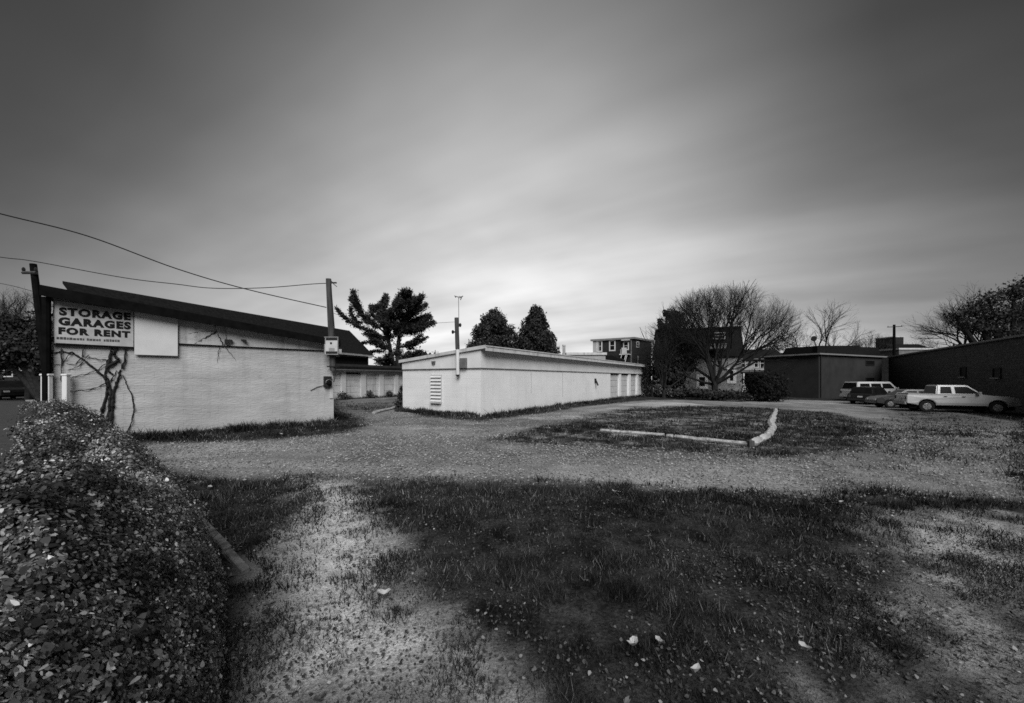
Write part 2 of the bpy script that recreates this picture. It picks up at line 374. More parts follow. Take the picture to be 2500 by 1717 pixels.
def scatter(n, x0, x1, y0, y1, keep):
    x = RNG.uniform(x0, x1, n); y = RNG.uniform(y0, y1, n); k = keep(x, y); return x[k], y[k]
def inview(x, y): return (np.abs(x) < 1.4*y+.8)
A_WALL = np.array([(-11.14, 9.21), (-6.45, 13.7)]); D_WALL = np.array([(-5.38, 18.67), (-1.32, 16.0), (13.4, 38.3)]); C_WALL = np.array([(-14, 27.3), (-10, 35.5)])
def blades():
    xs, ys = [], []
    for n, x0, x1, y0, y1, dens in ((1, -4.5, 5.5, 1.4, 3.4, 7500), (1, -7, 8.5, 3.4, 6.5, 2600), (1, -13, 18, 6.5, 13, 620), (1, -14, 30, 13, 26, 170)):
        a, b = scatter(int((x1-x0)*(y1-y0)*dens), x0, x1, y0, y1, inview); xs.append(a); ys.append(b)
    for wl in (A_WALL, D_WALL, C_WALL):
        for i in range(len(wl)-1):
            n = 9000 if wl is not C_WALL else 2500
            t = RNG.random(n); off = np.abs(RNG.normal(0, .28, n))+.03; v = wl[i+1]-wl[i]; nn = np.array([v[1], -v[0]])/np.hypot(*v)
            xs.append(wl[i][0]+v[0]*t+nn[0]*off); ys.append(wl[i][1]+v[1]*t+nn[1]*off)
    x = np.concatenate(xs); y = np.concatenate(ys); g, wn = masks(x, y)
    near = np.minimum(np.minimum(dist(A_WALL, x, y, False), dist(D_WALL, x, y, False)), dist(C_WALL, x, y, False))
    p = np.clip(1-g*1.25, 0, 1)*(1-.9*wn)*np.clip(.35+fbm(x, y, 1.7, 4)*1.3, 0, 1); p = np.where(near < .45, .95, p)
    k = (RNG.random(len(x)) < p) & ~inside(LOTL, x, y) & ~inside(STREETL, x, y) & (dist(np.array([(-2.21, 3.06), (-9.3, 8.75)]), x, y, False) > .16); x, y, near, wn = x[k], y[k], near[k], wn[k]
    n = len(x); h = RNG.uniform(.008, .028, n)*(.6+np.clip(fbm(x, y, 3.6, 70)-.42, 0, 1)*7)*(1+.7*fbm(x, y, 2.5, 6))*(1+np.clip((y-3)/8, 0, .5)); rl = K((1362,979),(1700,1015)); h = np.where(dist(rl, x, y, False) < .5, h*.35, h); h = np.where(near < .6, h*1.5+RNG.random(n)**3*.16, h)
    wd = RNG.uniform(.0018, .0035, n)*(1+np.clip((y-2)/2.2, 0, 6)); a = RNG.uniform(0, 2*np.pi, n); ln = RNG.uniform(.1, 1.1, n)*h; la = RNG.uniform(0, 2*np.pi, n)
    z = gz(x, y); P = np.zeros((n, 3, 3))
    P[:, 0] = np.stack([x-np.cos(a)*wd, y-np.sin(a)*wd, z-.01], 1); P[:, 1] = np.stack([x+np.cos(a)*wd, y+np.sin(a)*wd, z-.01], 1)
    P[:, 2] = np.stack([x+np.cos(la)*ln, y+np.sin(la)*ln, z+h], 1)
    tone = np.where(RNG.random(n) < .16, RNG.uniform(1.8, 4.2, n), RNG.uniform(.3, .9, n))*np.clip(.35+(fbm(x, y, 1.3, 50)-.3)*2.2, .35, 1.6)
    o = tri_cloud('grass', P, mat('grass_blade', .03, .06, 3, .8, tone=True), tone); tag(o, 'short rough grass and weeds with dry blades', 'grass', kind='stuff'); print('blades', n)
blades()
def leaf_quads(x, y, z, s, nrm_tilt, normal=None, nv=4):
    n = len(x); a = RNG.uniform(0, 2*np.pi, n)
    if normal is None:
        normal = np.stack([RNG.normal(0, nrm_tilt, n), RNG.normal(0, nrm_tilt, n), np.ones(n)], 1)
    normal = normal/np.linalg.norm(normal, axis=1, keepdims=True)
    ref = np.stack([np.cos(a), np.sin(a), RNG.normal(0, .3, n)], 1); t = np.cross(normal, ref); t /= np.linalg.norm(t, axis=1, keepdims=True)+1e-9; b = np.cross(normal, t)
    c = np.stack([x, y, z], 1); s = s[:, None]; w2 = s*RNG.uniform(.45, .8, n)[:, None]; cu = normal*s*RNG.uniform(-.25, .35, n)[:, None]
    if nv == 6: return np.stack([c-t*s*.8+cu, c-t*s*.35-b*w2*1.05, c+t*s*.45-b*w2*.8, c+t*s*1.15+cu, c+t*s*.45+b*w2*.8, c-t*s*.35+b*w2*1.05], 1)
    return np.stack([c-t*s*.9+cu, c-b*w2, c+t*s*1.1+cu, c+b*w2], 1)
def litter():
    xs, ys = [], []
    for x0, x1, y0, y1, dens in ((-4.5, 5.5, 1.4, 3.6, 1100), (-8, 9, 3.6, 7.5, 330), (-12, 20, 7.5, 16, 80)):
        a, b = scatter(int((x1-x0)*(y1-y0)*dens), x0, x1, y0, y1, inview); xs.append(a); ys.append(b)
    x = np.concatenate(xs); y = np.concatenate(ys); g, wn = masks(x, y)
    k = (RNG.random(len(x)) < (1-.8*g)*np.clip((fbm(x, y, 1.2, 12)-.36)*4.5, .06, 1)) & ~inside(LOTL, x, y); x, y = x[k], y[k]; n = len(x)
    s = RNG.uniform(.005, .0145, n)*(1+np.clip((y-4)/10, 0, .8)); P = leaf_quads(x, y, gz(x, y)+RNG.uniform(.012, .035, n), s, .5, None, 6)
    tone = RNG.choice([.45, .8, 1.3, 2.2, 3.6], n, p=[.36, .32, .2, .09, .03]); o = tri_cloud('leaf_litter', P, mat('dead_leaf', .05, .1, 30, .85, tone=True), tone, nv=6)
    tag(o, 'dead leaves scattered over the grass and drive', 'leaves', kind='stuff'); print('litter', n)
litter()
def weeds():
    x, y = scatter(900, -5, 9, 1.6, 8, inview); g, wn = masks(x, y); k = (g < .2) & ~inside(LOTL, x, y) & (wn < .6) & (fbm(x, y, .8, 60) > .48); x, y = x[k], y[k]; Pl, tl = [], []
    for a, b in zip(x, y):
        s = RNG.uniform(.02, .05); z = gzf(a, b)+.01; tt = RNG.choice([.5, .9, 1.6])
        for j in range(RNG.integers(5, 10)):
            t = RNG.uniform(0, 6.28); d = np.array([math.cos(t), math.sin(t), RNG.uniform(.15, .7)]); n_ = np.array([-math.sin(t), math.cos(t), 0]); o_ = np.array([a, b, z])
            Pl.append([o_, o_+d*s*.5-n_*s*.22, o_+d*s*np.array([1, 1, .7]), o_+d*s*.5+n_*s*.22]); tl.append(tt*RNG.uniform(.7, 1.3))
    o = tri_cloud('weeds', np.array(Pl), mat('weed_leaf', .035, .09, 9, .7, tone=True), np.array(tl), nv=4); tag(o, 'flat leafy weeds growing through the rough grass', 'weeds', kind='stuff')
weeds()
def stones():
    xs, ys = [], []
    for x0, x1, y0, y1, dens in ((-6, 9, 1.9, 6.2, 260), (-9, 14, 6.2, 11, 230), (-12, 20, 11, 18, 60)):
        a, b = scatter(int((x1-x0)*(y1-y0)*dens), x0, x1, y0, y1, inview); xs.append(a); ys.append(b)
    x = np.concatenate(xs); y = np.concatenate(ys); g, wn = masks(x, y); k = RNG.random(len(x)) < np.maximum(g*1.0, wn*.5); x, y = x[k], y[k]; n = len(x)
    s = (RNG.uniform(.006, .016, n)*(1+np.clip((y-3)/8, 0, 1)))[:, None]; c = np.stack([x, y, gz(x, y)+.012], 1)
    D = np.array([(1, 0, 0), (0, 1, 0), (-1, 0, 0), (0, -1, 0)], float); a = RNG.uniform(0, 6.28, n); ca, sa = np.cos(a), np.sin(a)
    ring = [c+np.stack([ca*d[0]-sa*d[1], sa*d[0]+ca*d[1], np.zeros(n)], 1)*s*RNG.uniform(.7, 1.4, n)[:, None] for d in D]; top = c+np.array([0, 0, .7])*s+RNG.normal(0, .2, (n, 3))*s
    P = np.concatenate([np.stack([ring[i], ring[(i+1) % 4], top], 1) for i in range(4)], 0)
    o = tri_cloud('gravel_stones', P, mat('gravel_stone', .17, .33, 40, .95, tone=True), np.tile(RNG.choice([.4, .75, 1.05, 1.5], n, p=[.22, .36, .3, .12]), 4)); tag(o, 'loose pale gravel on the drive', 'gravel', kind='stuff')
stones()

# ------------------------------------------------------------------ helpers for buildings
def wall_open(mb, x0, x1, y0, y1, z0, z1, ops):     # boxes around openings (xa, xb, za, zb)
    xs = x0
    for a, b, c, d in sorted(ops):
        if a > xs: mb.box(xs, a, y0, y1, z0, z1)
        if c > z0: mb.box(a, b, y0, y1, z0, c)
        if d < z1: mb.box(a, b, y0, y1, d, z1)
        xs = b
    if x1 > xs: mb.box(xs, x1, y0, y1, z0, z1)
def window(par, fr, x0, x1, z0, z1, trim=.12, mt=None, mull=True, q=0.0, lab=None):
    mt = mt or m_whitet
    f = MB(fr); f.box(x0-trim, x0, q-.06, q+.05, z0-trim, z1+trim).box(x1, x1+trim, q-.06, q+.05, z0-trim, z1+trim)
    f.box(x0, x1, q-.07, q+.05, z1, z1+trim).box(x0, x1, q-.09, q+.05, z0-trim, z0)
    fo = f.build('window', mt, par)
    if lab: fo['label'] = lab
    MB(fr).box(x0, x1, q-.012, q+.04, z0, z1).build('pane', m_glass, fo)
    if mull:
        zm = (z0+z1)/2; MB(fr).box(x0, x1, q-.045, q-.014, zm-.03, zm+.03).build('sash_bar', mt, fo)
    return fo
def garage_door(par, fr, x0, x1, z1, mp, z0=.03, q=.12, n=4, gap=0, lab=None):
    d = MB(fr).box(x0, x1, q+.03, q+.08, z0, z1).build('door', mp, par)
    if lab: d['label'] = lab
    hgt = (z1-gap-z0)/n
    for i in range(n): MB(fr).box(x0+.02, x1-.02, q, q+.028, z0+i*hgt+.012, z0+(i+1)*hgt-.012).build('panel', mp, d, bevel=.006)
    return d

# ------------------------------------------------------------------ A: left garage with the sign
FA = Frame(-11.14, 9.21, .722, .691)
m_ablock = mat('white_block_wall_left', .38, .54, .8, .88, .9, 9, (1, 1, 4), brick=(.4, .2, .722, .691, .15), grime=.22)
gA = thing('garage_building', 'white block storage garage with black sloping roof edge, nearest on the left', 'garage', FA.o)
def ztop(x): return 3.60-.122*x
MB(FA).prism([(0, -.1), (6.5, -.1), (6.5, 2.6), (0, 2.6)], 'y', 0, 7).build('wall', m_ablock, gA)
MB(FA).prism([(0, 2.6), (6.5, 2.6), (6.5, ztop(6.5)), (0, ztop(0))], 'y', -.02, 7.0).build('upper_wall', mat('white_render_left', .45, .6, 1.2, .85, .5, 26, grime=.6), gA)
MB(FA).box(0, 6.52, -.055, -.0215, 2.575, 2.605).build('drip_edge', m_black, gA)
MB(FA).hexa([(-.15, -.32, ztop(-.15)), (6.6, -.32, ztop(6.6)), (6.6, 7.2, ztop(6.6)), (-.15, 7.2, ztop(-.15)),
             (-.15, -.32, ztop(-.15)+.14), (6.6, -.32, ztop(6.6)+.14), (6.6, 7.2, ztop(6.6)+.14), (-.15, 7.2, ztop(-.15)+.14)]).build('roof', m_roofdk, gA)
MB(FA).hexa([(-.17, -.35, ztop(-.15)-.07), (6.62, -.35, ztop(6.6)-.05), (6.62, -.323, ztop(6.6)-.05), (-.17, -.323, ztop(-.15)-.07),
             (-.17, -.35, ztop(-.15)+.18), (6.62, -.35, ztop(6.6)+.17), (6.62, -.323, ztop(6.6)+.17), (-.17, -.323, ztop(-.15)+.18)]).build('fascia', m_black, gA)
MB(FA).tube([(-.09, -.12, 3.55), (-.09, -.10, 1.7), (-.09, -.1, .1)], .075, 8).build('downspout', m_black, gA)
MB(FA).box(6.36, 6.47, -.03, -.002, 0.9, 2.57).build('corner_conduit', m_whitet, gA)

def textmesh(txt, par, fr, x0, x1, z, h, m, q, shear=0):
    c = bpy.data.curves.new('lettering', 'FONT'); c.body = txt; c.size = 1; c.offset = .06; c.space_character = 1.2; c.extrude = .004; c.resolution_u = 4
    t = bpy.data.objects.new('tmp', c); COL.objects.link(t); dg = bpy.context.evaluated_depsgraph_get(); me = bpy.data.meshes.new_from_object(t.evaluated_get(dg))
    bpy.data.objects.remove(t); vs = [v.co.copy() for v in me.vertices]; mnx = min(v.x for v in vs); mxx = max(v.x for v in vs); mny = min(v.y for v in vs); mxy = max(v.y for v in vs)
    n = len(vs); root = list(range(n))
    def find(i):
        while root[i] != i: root[i] = root[root[i]]; i = root[i]
        return i
    for p in me.polygons:
        q0 = p.vertices[0]
        for k in p.vertices[1:]: root[find(k)] = find(q0)
    grp = {}
    for p in me.polygons: grp.setdefault(find(p.vertices[0]), []).append(p)
    for k, ps_ in sorted(grp.items(), key=lambda kv: min(vs[i].x for p in kv[1] for i in p.vertices)):
        ids = sorted({i for p in ps_ for i in p.vertices}); mp_ = {i: j for j, i in enumerate(ids)}
        MB(fr).add([(x0+(vs[i].x-mnx)/(mxx-mnx)*(x1-x0), q-vs[i].z, z+(vs[i].y-mny)/(mxy-mny)*h) for i in ids], [tuple(mp_[i] for i in p.vertices) for p in ps_]).build('letter', m, par)
sgn = thing('rental_sign', 'white board reading STORAGE GARAGES FOR RENT in heavy black letters', 'sign', FA.mat() @ Vector((.7, -.06, 2.45)))
MB(FA).hexa([(.03, -.08, 2.47), (1.38, -.08, 2.45), (1.38, -.025, 2.45), (.03, -.025, 2.47), (.03, -.08, 3.50), (1.38, -.08, 3.40), (1.38, -.025, 3.40), (.03, -.025, 3.50)]).build('board', mat('sign_board_white', .36, .5, 4, .6), sgn)
MB(FA).box(.02, 1.39, -.095, -.02, 2.415, 2.443).build('bottom_rail', m_black, sgn)
for s_, x0, x1, z in (('STORAGE', .10, 1.33, 3.145), ('GARAGES', .09, 1.33, 2.905), ('FOR RENT', .09, 1.32, 2.685)):
    textmesh(s_, sgn, FA, x0, x1, z, .2 if s_ != 'FOR RENT' else .175, m_blacktxt, -.083)
rr = random.Random(5); mb = MB(FA); x = .06
for a_, b_ in ((.06, .50), (.55, .78), (.84, 1.12)):      # the small bottom line is too blurred to read
    x = a_
    while x < b_: wd_ = rr.uniform(.025, .05); hh = rr.uniform(.045, .06); MB(FA).box(x, x+wd_, -.085, -.0805, 2.56, 2.56+hh).build('letter', mat('faded_sign_paint', .04, .12, 20, .8), sgn); x += wd_+.012
bp_ = MB(FA).hexa([(1.40, -.10, 2.24), (2.27, -.10, 2.24), (2.27, -.05, 2.24), (1.40, -.05, 2.24), (1.40, -.10, 3.40), (2.27, -.10, 3.30), (2.27, -.05, 3.30), (1.40, -.05, 3.40)]).build('blank_board', mat('blank_board_white', .58, .68, 2, .6), None, bevel=.006)
tag(bp_, 'blank white square board beside the lettered rental sign', 'board')
# vines
def vine(paths, name, label, loc):
    t = thing(name, label, 'vine', loc)
    for k, (pp, r0, r1) in enumerate(paths):
        pts = []
        for i in range(len(pp)-1):
            for j in range(5):
                f = j/5; u = pp[i][0]*(1-f)+pp[i+1][0]*f; v = pp[i][1]*(1-f)+pp[i+1][1]*f
                pts.append(FA.hit(u+rr.uniform(-1.6, 1.6), v+rr.uniform(-1.6, 1.6), .03+.02*math.sin(i+j)))
        pts.append(FA.hit(*pp[-1], .03)); n = len(pts)
        MB(FA).tube(pts, [(r0+(r1-r0)*i/(n-1))*(1+.25*rr.uniform(-1, 1)) for i in range(n)], 6).build('stem', m_vine, t)
VP = [([(268,1066),(262,1030),(266,1000),(272,960),(262,925),(236,905),(205,880),(180,862),(150,858),(132,862)], .04, .012),
      ([(262,1062),(246,1030),(250,1000),(262,960),(262,940),(256,915),(262,885),(272,855),(275,845)], .035, .02),
      ([(266,1070),(268,1030),(275,990),(275,965),(285,935),(292,910),(305,880),(308,852)], .042, .02),
      ([(306,1064),(320,1035),(328,1000),(322,965),(308,935),(300,915)], .016, .010),
      ([(262,895),(290,880),(276,862),(288,848)], .05, .03), ([(268,870),(262,905),(275,915)], .03, .02),
      ([(262,935),(240,945),(215,950),(172,958)], .014, .006), ([(258,888),(235,905),(200,915),(165,923)], .012, .005),
      ([(272,880),(245,878),(215,873),(198,868)], .012, .005), ([(215,868),(190,895),(165,905)], .012, .005), ([(150,850),(150,900),(148,925)], .014, .006),
      ([(176,858),(150,888),(132,893)], .010, .004), ([(205,850),(200,875),(180,890),(160,888)], .012, .005), ([(262,1058),(245,1048),(225,1045),(212,1048)], .012, .006),
      ([(262,940),(275,925),(285,905)], .016, .010), ([(250,1005),(225,1000),(190,1010)], .007, .003), ([(148,925),(160,950),(175,955)], .008, .004)]
vine(VP, 'climbing_vine', 'thick bare woody vine climbing the block wall under the rental sign', FA.mat() @ FA.hit(268, 1070, .1))
VP2 = [([(545,843),(536,825),(528,810),(524,795)], .014, .008), ([(528,812),(510,820),(490,832),(475,838)], .014, .006), ([(528,812),(505,808),(480,812),(460,815)], .007, .004),
       ([(545,840),(560,860),(575,880)], .009, .003), ([(535,845),(532,870),(530,885)], .009, .003), ([(552,828),(550,808),(558,798)], .007, .003)]
vine(VP2, 'climbing_vine', 'small bare vine twigs spreading on the upper wall right of the blank board', FA.mat() @ FA.hit(540, 850, .1))
for lb, (u0, u1) in (('left of two small dark triangular brackets on the upper wall', (549, 568)), ('right of two small dark triangular brackets on the upper wall', (588, 601))):
    a_ = FA.hit(u0, 829, .1); b_ = FA.hit(u1, 829, .1); zt = a_.z; o = MB(FA).prism([(a_.x, zt), (b_.x, zt), ((a_.x if u0 < 560 else b_.x), zt-.13)], 'y', -.16, -.021).build('wall_bracket', m_boxdk)
    tag(o, lb, 'bracket', 'small brackets on the upper wall')
# service pole, sign, meter
pt = FA.mat() @ FA.hit(802, 681, .25); pb = FA.mat() @ FA.hit(813, 905, .22)
sp_ = thing('service_pole', 'short weathered timber service pole fixed to the corner of the signed garage', 'utility pole', pb)
MB().tube([pb, pb.lerp(pt, .5), pt], [.105, .1, .088], 12).build('pole', m_dkwood, sp_)
cp = MB(); cp.box(pt.x+.08, pt.x+.28, pt.y-.03, pt.y+.03, pt.z-.16, pt.z-.12); cp.tube([pt+Vector((.08, 0, -.05)), pt+Vector((.2, 0, -.2)), pt+Vector((.3, 0, -.28))], .012, 5); cp.build('cable_bracket', m_boxdk, sp_)
MB().tube([pt+Vector((.1, -.03, -.2)), pb+Vector((.13, -.06, .9)), pb+Vector((.1, -.05, -.2)), pb+Vector((.03, 0, -.42))], .012, 6).build('cable', m_wire, sp_)
for k in (.12, .5): q_ = pb+Vector((0, 0, 0)); MB().box(q_.x-.16, q_.x+.12, q_.y-.12, q_.y+.26, q_.z+k, q_.z+k+.04).build('strap', m_boxdk, sp_)
ps = thing('security_sign', 'small framed white and dark notice mounted on the timber pole', 'sign', U(809, 866, 13.18))
a_ = U(793, 866, 13.2); b_ = U(826, 822, 13.2)
def sb(u0, v0, u1, v1, d, th, name, m, par, bev=0):
    a = U(u0, v1, d); b = U(u1, v0, d); return MB().box(a.x, b.x, d-th, d, a.z, b.z).build(name, m, par, bevel=bev)
sb(794, 824, 825, 865, 13.2, .02, 'plate', mat('sign_plate_white', .45, .6, 6, .5), ps, .004)
sb(795.5, 825, 823.5, 831, 13.178, .006, 'top_band', m_boxdk, ps); sb(795.5, 858, 823.5, 864, 13.178, .006, 'bottom_band', m_boxdk, ps); sb(803, 850, 817, 857, 13.178, .004, 'lettering', mat('grey_print', .2, .35, 50, .7), ps)
c_ = U(808, 838, 13.17); MB().disc(c_, (0, 1, 0), .035, .01, 14).build('symbol', m_blacktxt, ps);
fr_ = MB(); A0 = U(792.5, 866.5, 13.2); B0 = U(826.5, 822.5, 13.2)
for x0_, x1_, z0_, z1_ in ((A0.x, A0.x+.025, A0.z, B0.z), (B0.x-.025, B0.x, A0.z, B0.z), (A0.x+.025, B0.x-.025, A0.z, A0.z+.025), (A0.x+.025, B0.x-.025, B0.z-.025, B0.z)): fr_.box(x0_, x1_, 13.165, 13.205, z0_, z1_)
fr_.build('frame', m_steel, ps)
h0 = FA.hit(792, 945, .12); h1 = FA.hit(810, 919, .12)
em = thing('electric_meter', 'dark electric meter box with round glass below the pole', 'meter', FA.mat() @ Vector(((h0.x+h1.x)/2, -.06, h0.z)))
MB(FA).box(h0.x, h1.x, -.14, -.002, h0.z, h1.z).build('box', m_boxdk, em, bevel=.012)
cx_, cz_ = (h0.x+h1.x)/2+.02, (h0.z+h1.z)/2-.03
MB(FA).tube([(cx_, -.142, cz_), (cx_, -.2, cz_), (cx_, -.23, cz_)], [.095, .09, .06], 18).build('glass_cover', m_glass, em)
rg = MB(FA); [rg.tube([(cx_+.1*math.cos(t), -.145, cz_+.1*math.sin(t)), (cx_+.1*math.cos(t+.2), -.145, cz_+.1*math.sin(t+.2))], .009, 4) for t in np.arange(.3, 3.3, .2)]; rg.build('ring', m_steel, em)
MB(FA).tube([(h0.x, -.03, h0.z+.05), (h0.x-.2, -.02, h0.z), (h0.x-.42, -.02, h0.z-.12)], .01, 5).build('cable', m_wire, em)
o = MB().hexa([(lambda p: (p.x, p.y, p.z))(U(*q)) for q in ((826, 863, 14.3), (834, 863, 14.3), (834, 863, 14.6), (826, 863, 14.6), (826, 853, 14.3), (834, 853, 14.3), (834, 853, 14.6), (826, 853, 14.6))]).build('flood_light_box', m_whitet, gA)

# ------------------------------------------------------------------ B: long dark roof behind
FB = Frame(-22.4, 18.9, .291, .957)   # ridge line; eave on the side of the alley (negative q)
gB = thing('dark_roofed_building', 'long building with a steep dark shingle roof rising behind the signed garage', 'building', FB.o)
LB = 20.3
MB(FB).hexa([(0, -2.85, 3.78), (LB, -2.85, 3.78), (LB, 0, 6.35), (0, 0, 6.35), (0, -2.85, 3.88), (LB, -2.85, 3.88), (LB, 0, 6.47), (0, 0, 6.47)]).build('roof', m_roofdk, gB)
MB(FB).prism([(-2.5, -.2), (-.02, -.2), (-.02, 6.33), (-2.5, 4.09)], 'x', .2, LB-.2).build('wall', mat('black_board_wall', .012, .02, 3, .9, .4, 20), gB)
MB(FB).box(0, LB+.02, -2.98, -2.86, 3.74, 3.90).build('gutter', mat('pale_gutter', .3, .42, 3, .6), gB)
MB(FB).box(0, LB, -2.82, -2.52, 3.62, 3.70).build('soffit', mat('grey_soffit', .12, .18, 4, .8), gB)
MB(FB).hexa([(LB+.003, -2.9, 3.72), (LB+.05, -2.9, 3.72), (LB+.05, 0, 6.3), (LB+.003, 0, 6.3), (LB+.003, -2.9, 3.93), (LB+.05, -2.9, 3.93), (LB+.05, 0, 6.5), (LB+.003, 0, 6.5)]).build('barge_board', m_roofdk, gB)

# ------------------------------------------------------------------ C: back row of garages
c0 = G(820.5, 976.7); FC = Frame(c0.x-3*.45, c0.y-3*.893, .45, .893)
gC = thing('garage_row', 'back row of white garages with flat dark roof seen down the alley', 'garages', FC.o)
m_cd = mat('white_old_door', .5, .66, 2, .8, .4, 20, grime=.8); m_cp = mat('white_pilaster', .5, .64, 2, .85, .3, 25)
edges = [(800, 834), (845, 882), (894, 927), (937, 965), (973, 995)]
ops = []
for k, (ua, ub) in enumerate(edges):
    ops.append((FC.t(ua), FC.t(ub), .0, 2.12))
LC = ops[-1][1]+6
wm = MB(FC); wall_open(wm, 0, LC, 0, 5, -.1, 2.28, [(a, b, -.1, 2.12) for a, b, _, _ in ops]); 
wm = MB(FC); xs_ = 0
for a, b, _, _ in ops: wm.box(xs_, a, 0, .35, -.1, 2.12); xs_ = b
wm.box(xs_, LC, 0, .35, -.1, 2.12).box(0, LC, 0, .35, 2.12, 2.28).box(0, LC, 4.6, 5, -.1, 2.28).box(0, .3, .36, 4.59, -.1, 2.28); wm.build('wall', m_cp, gC)
for k, (a, b, _, _) in enumerate(ops):
    garage_door(gC, FC, a+.01, b-.01, 2.12 if k != 1 else 1.98, m_cd, z0=.02, q=.14, lab='garage door slightly open at the top' if k == 1 else None)
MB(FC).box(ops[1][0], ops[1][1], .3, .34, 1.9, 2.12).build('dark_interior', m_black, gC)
MB(FC).box(-.2, LC, -.35, 5.2, 2.30, 2.55).build('roof', m_roofdk, gC)
MB(FC).box(-.2, LC, -.39, -.353, 2.26, 2.33).build('fascia', mat('grey_fascia_strip', .1, .16, 3, .8), gC)
MB(FC).box(-.2, LC, 1.2, 5.1, 2.552, 2.80).build('upper_roof', mat('grey_tar_roof', .03, .05, 4, .9), gC)

# ------------------------------------------------------------------ D: centre garage
FD = Frame(-1.32, 16.0, .550, .835)
gD = thing('garage_building', 'long low white garage with shed roof and antenna mast in the centre', 'garage', FD.o)
m_dblock = mat('white_block_wall_centre', .75, .85, .7, .88, .6, 24, (1, 1, 1.5), brick=(.4, .2, .55, .835, .10), grime=.13)
LD, WD = 26.9, 4.86
dd = [(1490.3, 1512.3), (1516.8, 1534.9), (1540, 1554.9), (1558.8, 1571)]
ops = [(FD.t(a), FD.t(b)) for a, b in dd]
wm = MB(FD); xs_ = 0
for a, b in ops: wm.box(xs_, a, 0, .3, -.1, 2.06); xs_ = b
LD = max(LD, ops[-1][1]+.3)
wm.box(xs_, LD, 0, .3, -.1, 2.06).box(0, .3, .3, WD, -.1, 2.06).box(.3, LD, WD-.3, WD, -.1, 2.06).box(LD-.3, LD, .3, WD-.3, -.1, 2.06).build('wall', m_dblock, gD)
def zr(q): return 2.90-.095*q
MB(FD).prism([(-.03, 2.065), (WD, 2.065), (WD, zr(WD)), (-.03, zr(0))], 'x', -.04, 0.26).build('gable_board', m_panel, gD)
MB(FD).box(.262, LD, -.03, .1, 2.065, 2.78).build('upper_board', m_panel, gD)
MB(FD).box(-.045, LD, -.045, -.031, 2.03, 2.064).build('drip_edge', mat('grey_drip_edge', .10, .15, 4, .8), gD)
MB(FD).box(-.056, -.041, -.045, WD, 2.03, 2.064).build('drip_edge', mat('grey_drip_edge', .1), gD)
MB(FD).hexa([(-.1, -.32, zr(-.3)), (LD+.1, -.32, zr(-.3)), (LD+.1, WD+.15, zr(WD)), (-.1, WD+.15, zr(WD)), (-.1, -.32, zr(-.3)+.07), (LD+.1, -.32, zr(-.3)+.07), (LD+.1, WD+.15, zr(WD)+.07), (-.1, WD+.15, zr(WD)+.07)]).build('roof', mat('grey_roof_felt', .12, .2, 4, .9), gD)
MB(FD).box(-.1, LD+.1, -.36, -.323, 2.76, 2.93).build('fascia', m_trim, gD)
MB(FD).box(-.1, LD+.1, -.39, -.35, 2.94, 2.985).build('roof_edge', m_trim, gD)
MB(FD).hexa([(-.13, -.34, zr(-.3)-.06), (-.102, -.34, zr(-.3)-.06), (-.102, WD+.15, zr(WD)-.06), (-.13, WD+.15, zr(WD)-.06), (-.13, -.34, zr(-.3)+.08), (-.102, -.34, zr(-.3)+.08), (-.102, WD+.15, zr(WD)+.08), (-.13, WD+.15, zr(WD)+.08)]).build('barge_board', m_trim, gD)
m_dd = mat('white_panel_door', .46, .6, 3, .75, .2, 25)
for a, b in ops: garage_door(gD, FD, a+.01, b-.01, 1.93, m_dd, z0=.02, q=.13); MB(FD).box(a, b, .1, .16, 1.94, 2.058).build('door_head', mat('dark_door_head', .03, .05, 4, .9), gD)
for u_ in (1296, 1373):
    s0 = FD.t(u_); MB(FD).tube([(s0, -.02, 2.0), (s0, -.02, .9 if u_ < 1300 else .5)], .012, 5).build('thin_pipe', mat('painted_pipe', .35, .45, 5, .7), gD)
s0 = FD.hit(1456, 932, .1); bk = MB(FD).box(s0.x-.12, s0.x+.12, -.06, -.002, s0.z-.06, s0.z+.22); bk.tube([(s0.x+.1, -.05, s0.z+.05), (s0.x-.1, -.25, s0.z-.25)], .06, 6)
tag(bk.build('wall_lamp', m_boxdk), 'small dark lamp fitting on the long white garage wall', 'lamp')
FG = Frame(-1.32-.04*.55, 16.0-.04*.835, -.835, .55)   # gable end, s runs leftwards (viewer side = +q here)
def gs(u): return FG.t(u)
# louvred vent on the gable
s0, s1 = gs(1078), gs(1052); zt, zb = FG.hit(1065, 915).z, FG.hit(1065, 982).z
lv = MB(FG).box(s0, s1, -.10, .015, zb, zt).build('louvre_vent', mat('louvre_grey', .46, .56, 3, .8), gD)
for k in range(8):
    z_ = zb+(zt-zb)*(k+.15)/8; MB(FG).hexa([(s0+.015, .016, z_+.01), (s1-.015, .016, z_+.01), (s1-.015, .07, z_), (s0+.015, .07, z_), (s0+.015, .016, z_+.075), (s1-.015, .016, z_+.075), (s1-.015, .03, z_+.075), (s0+.015, .03, z_+.075)]).build('slat', m_panel, lv)
MB(FG).box(s0, s1, .016, .09, zb-.05, zb-.005).build('sill', m_whitet, lv)
h = FG.hit(1059, 887); vn = MB(FG).prism([(h.x-.13, h.z+.1), (h.x+.13, h.z+.1), (h.x+.1, h.z-.05), (h.x, h.z-.12), (h.x-.1, h.z-.05)], 'y', 0.002, .03).build('gable_vent', mat('vent_grey', .2, .3, 5, .8), gD)
for k in range(3): MB(FG).box(h.x-.11, h.x+.11, .031, .045, h.z-.05+k*.05, h.z-.035+k*.05).build('slat', m_boxdk, vn)
h0 = FG.hit(1141, 899); h1 = FG.hit(1126, 875)
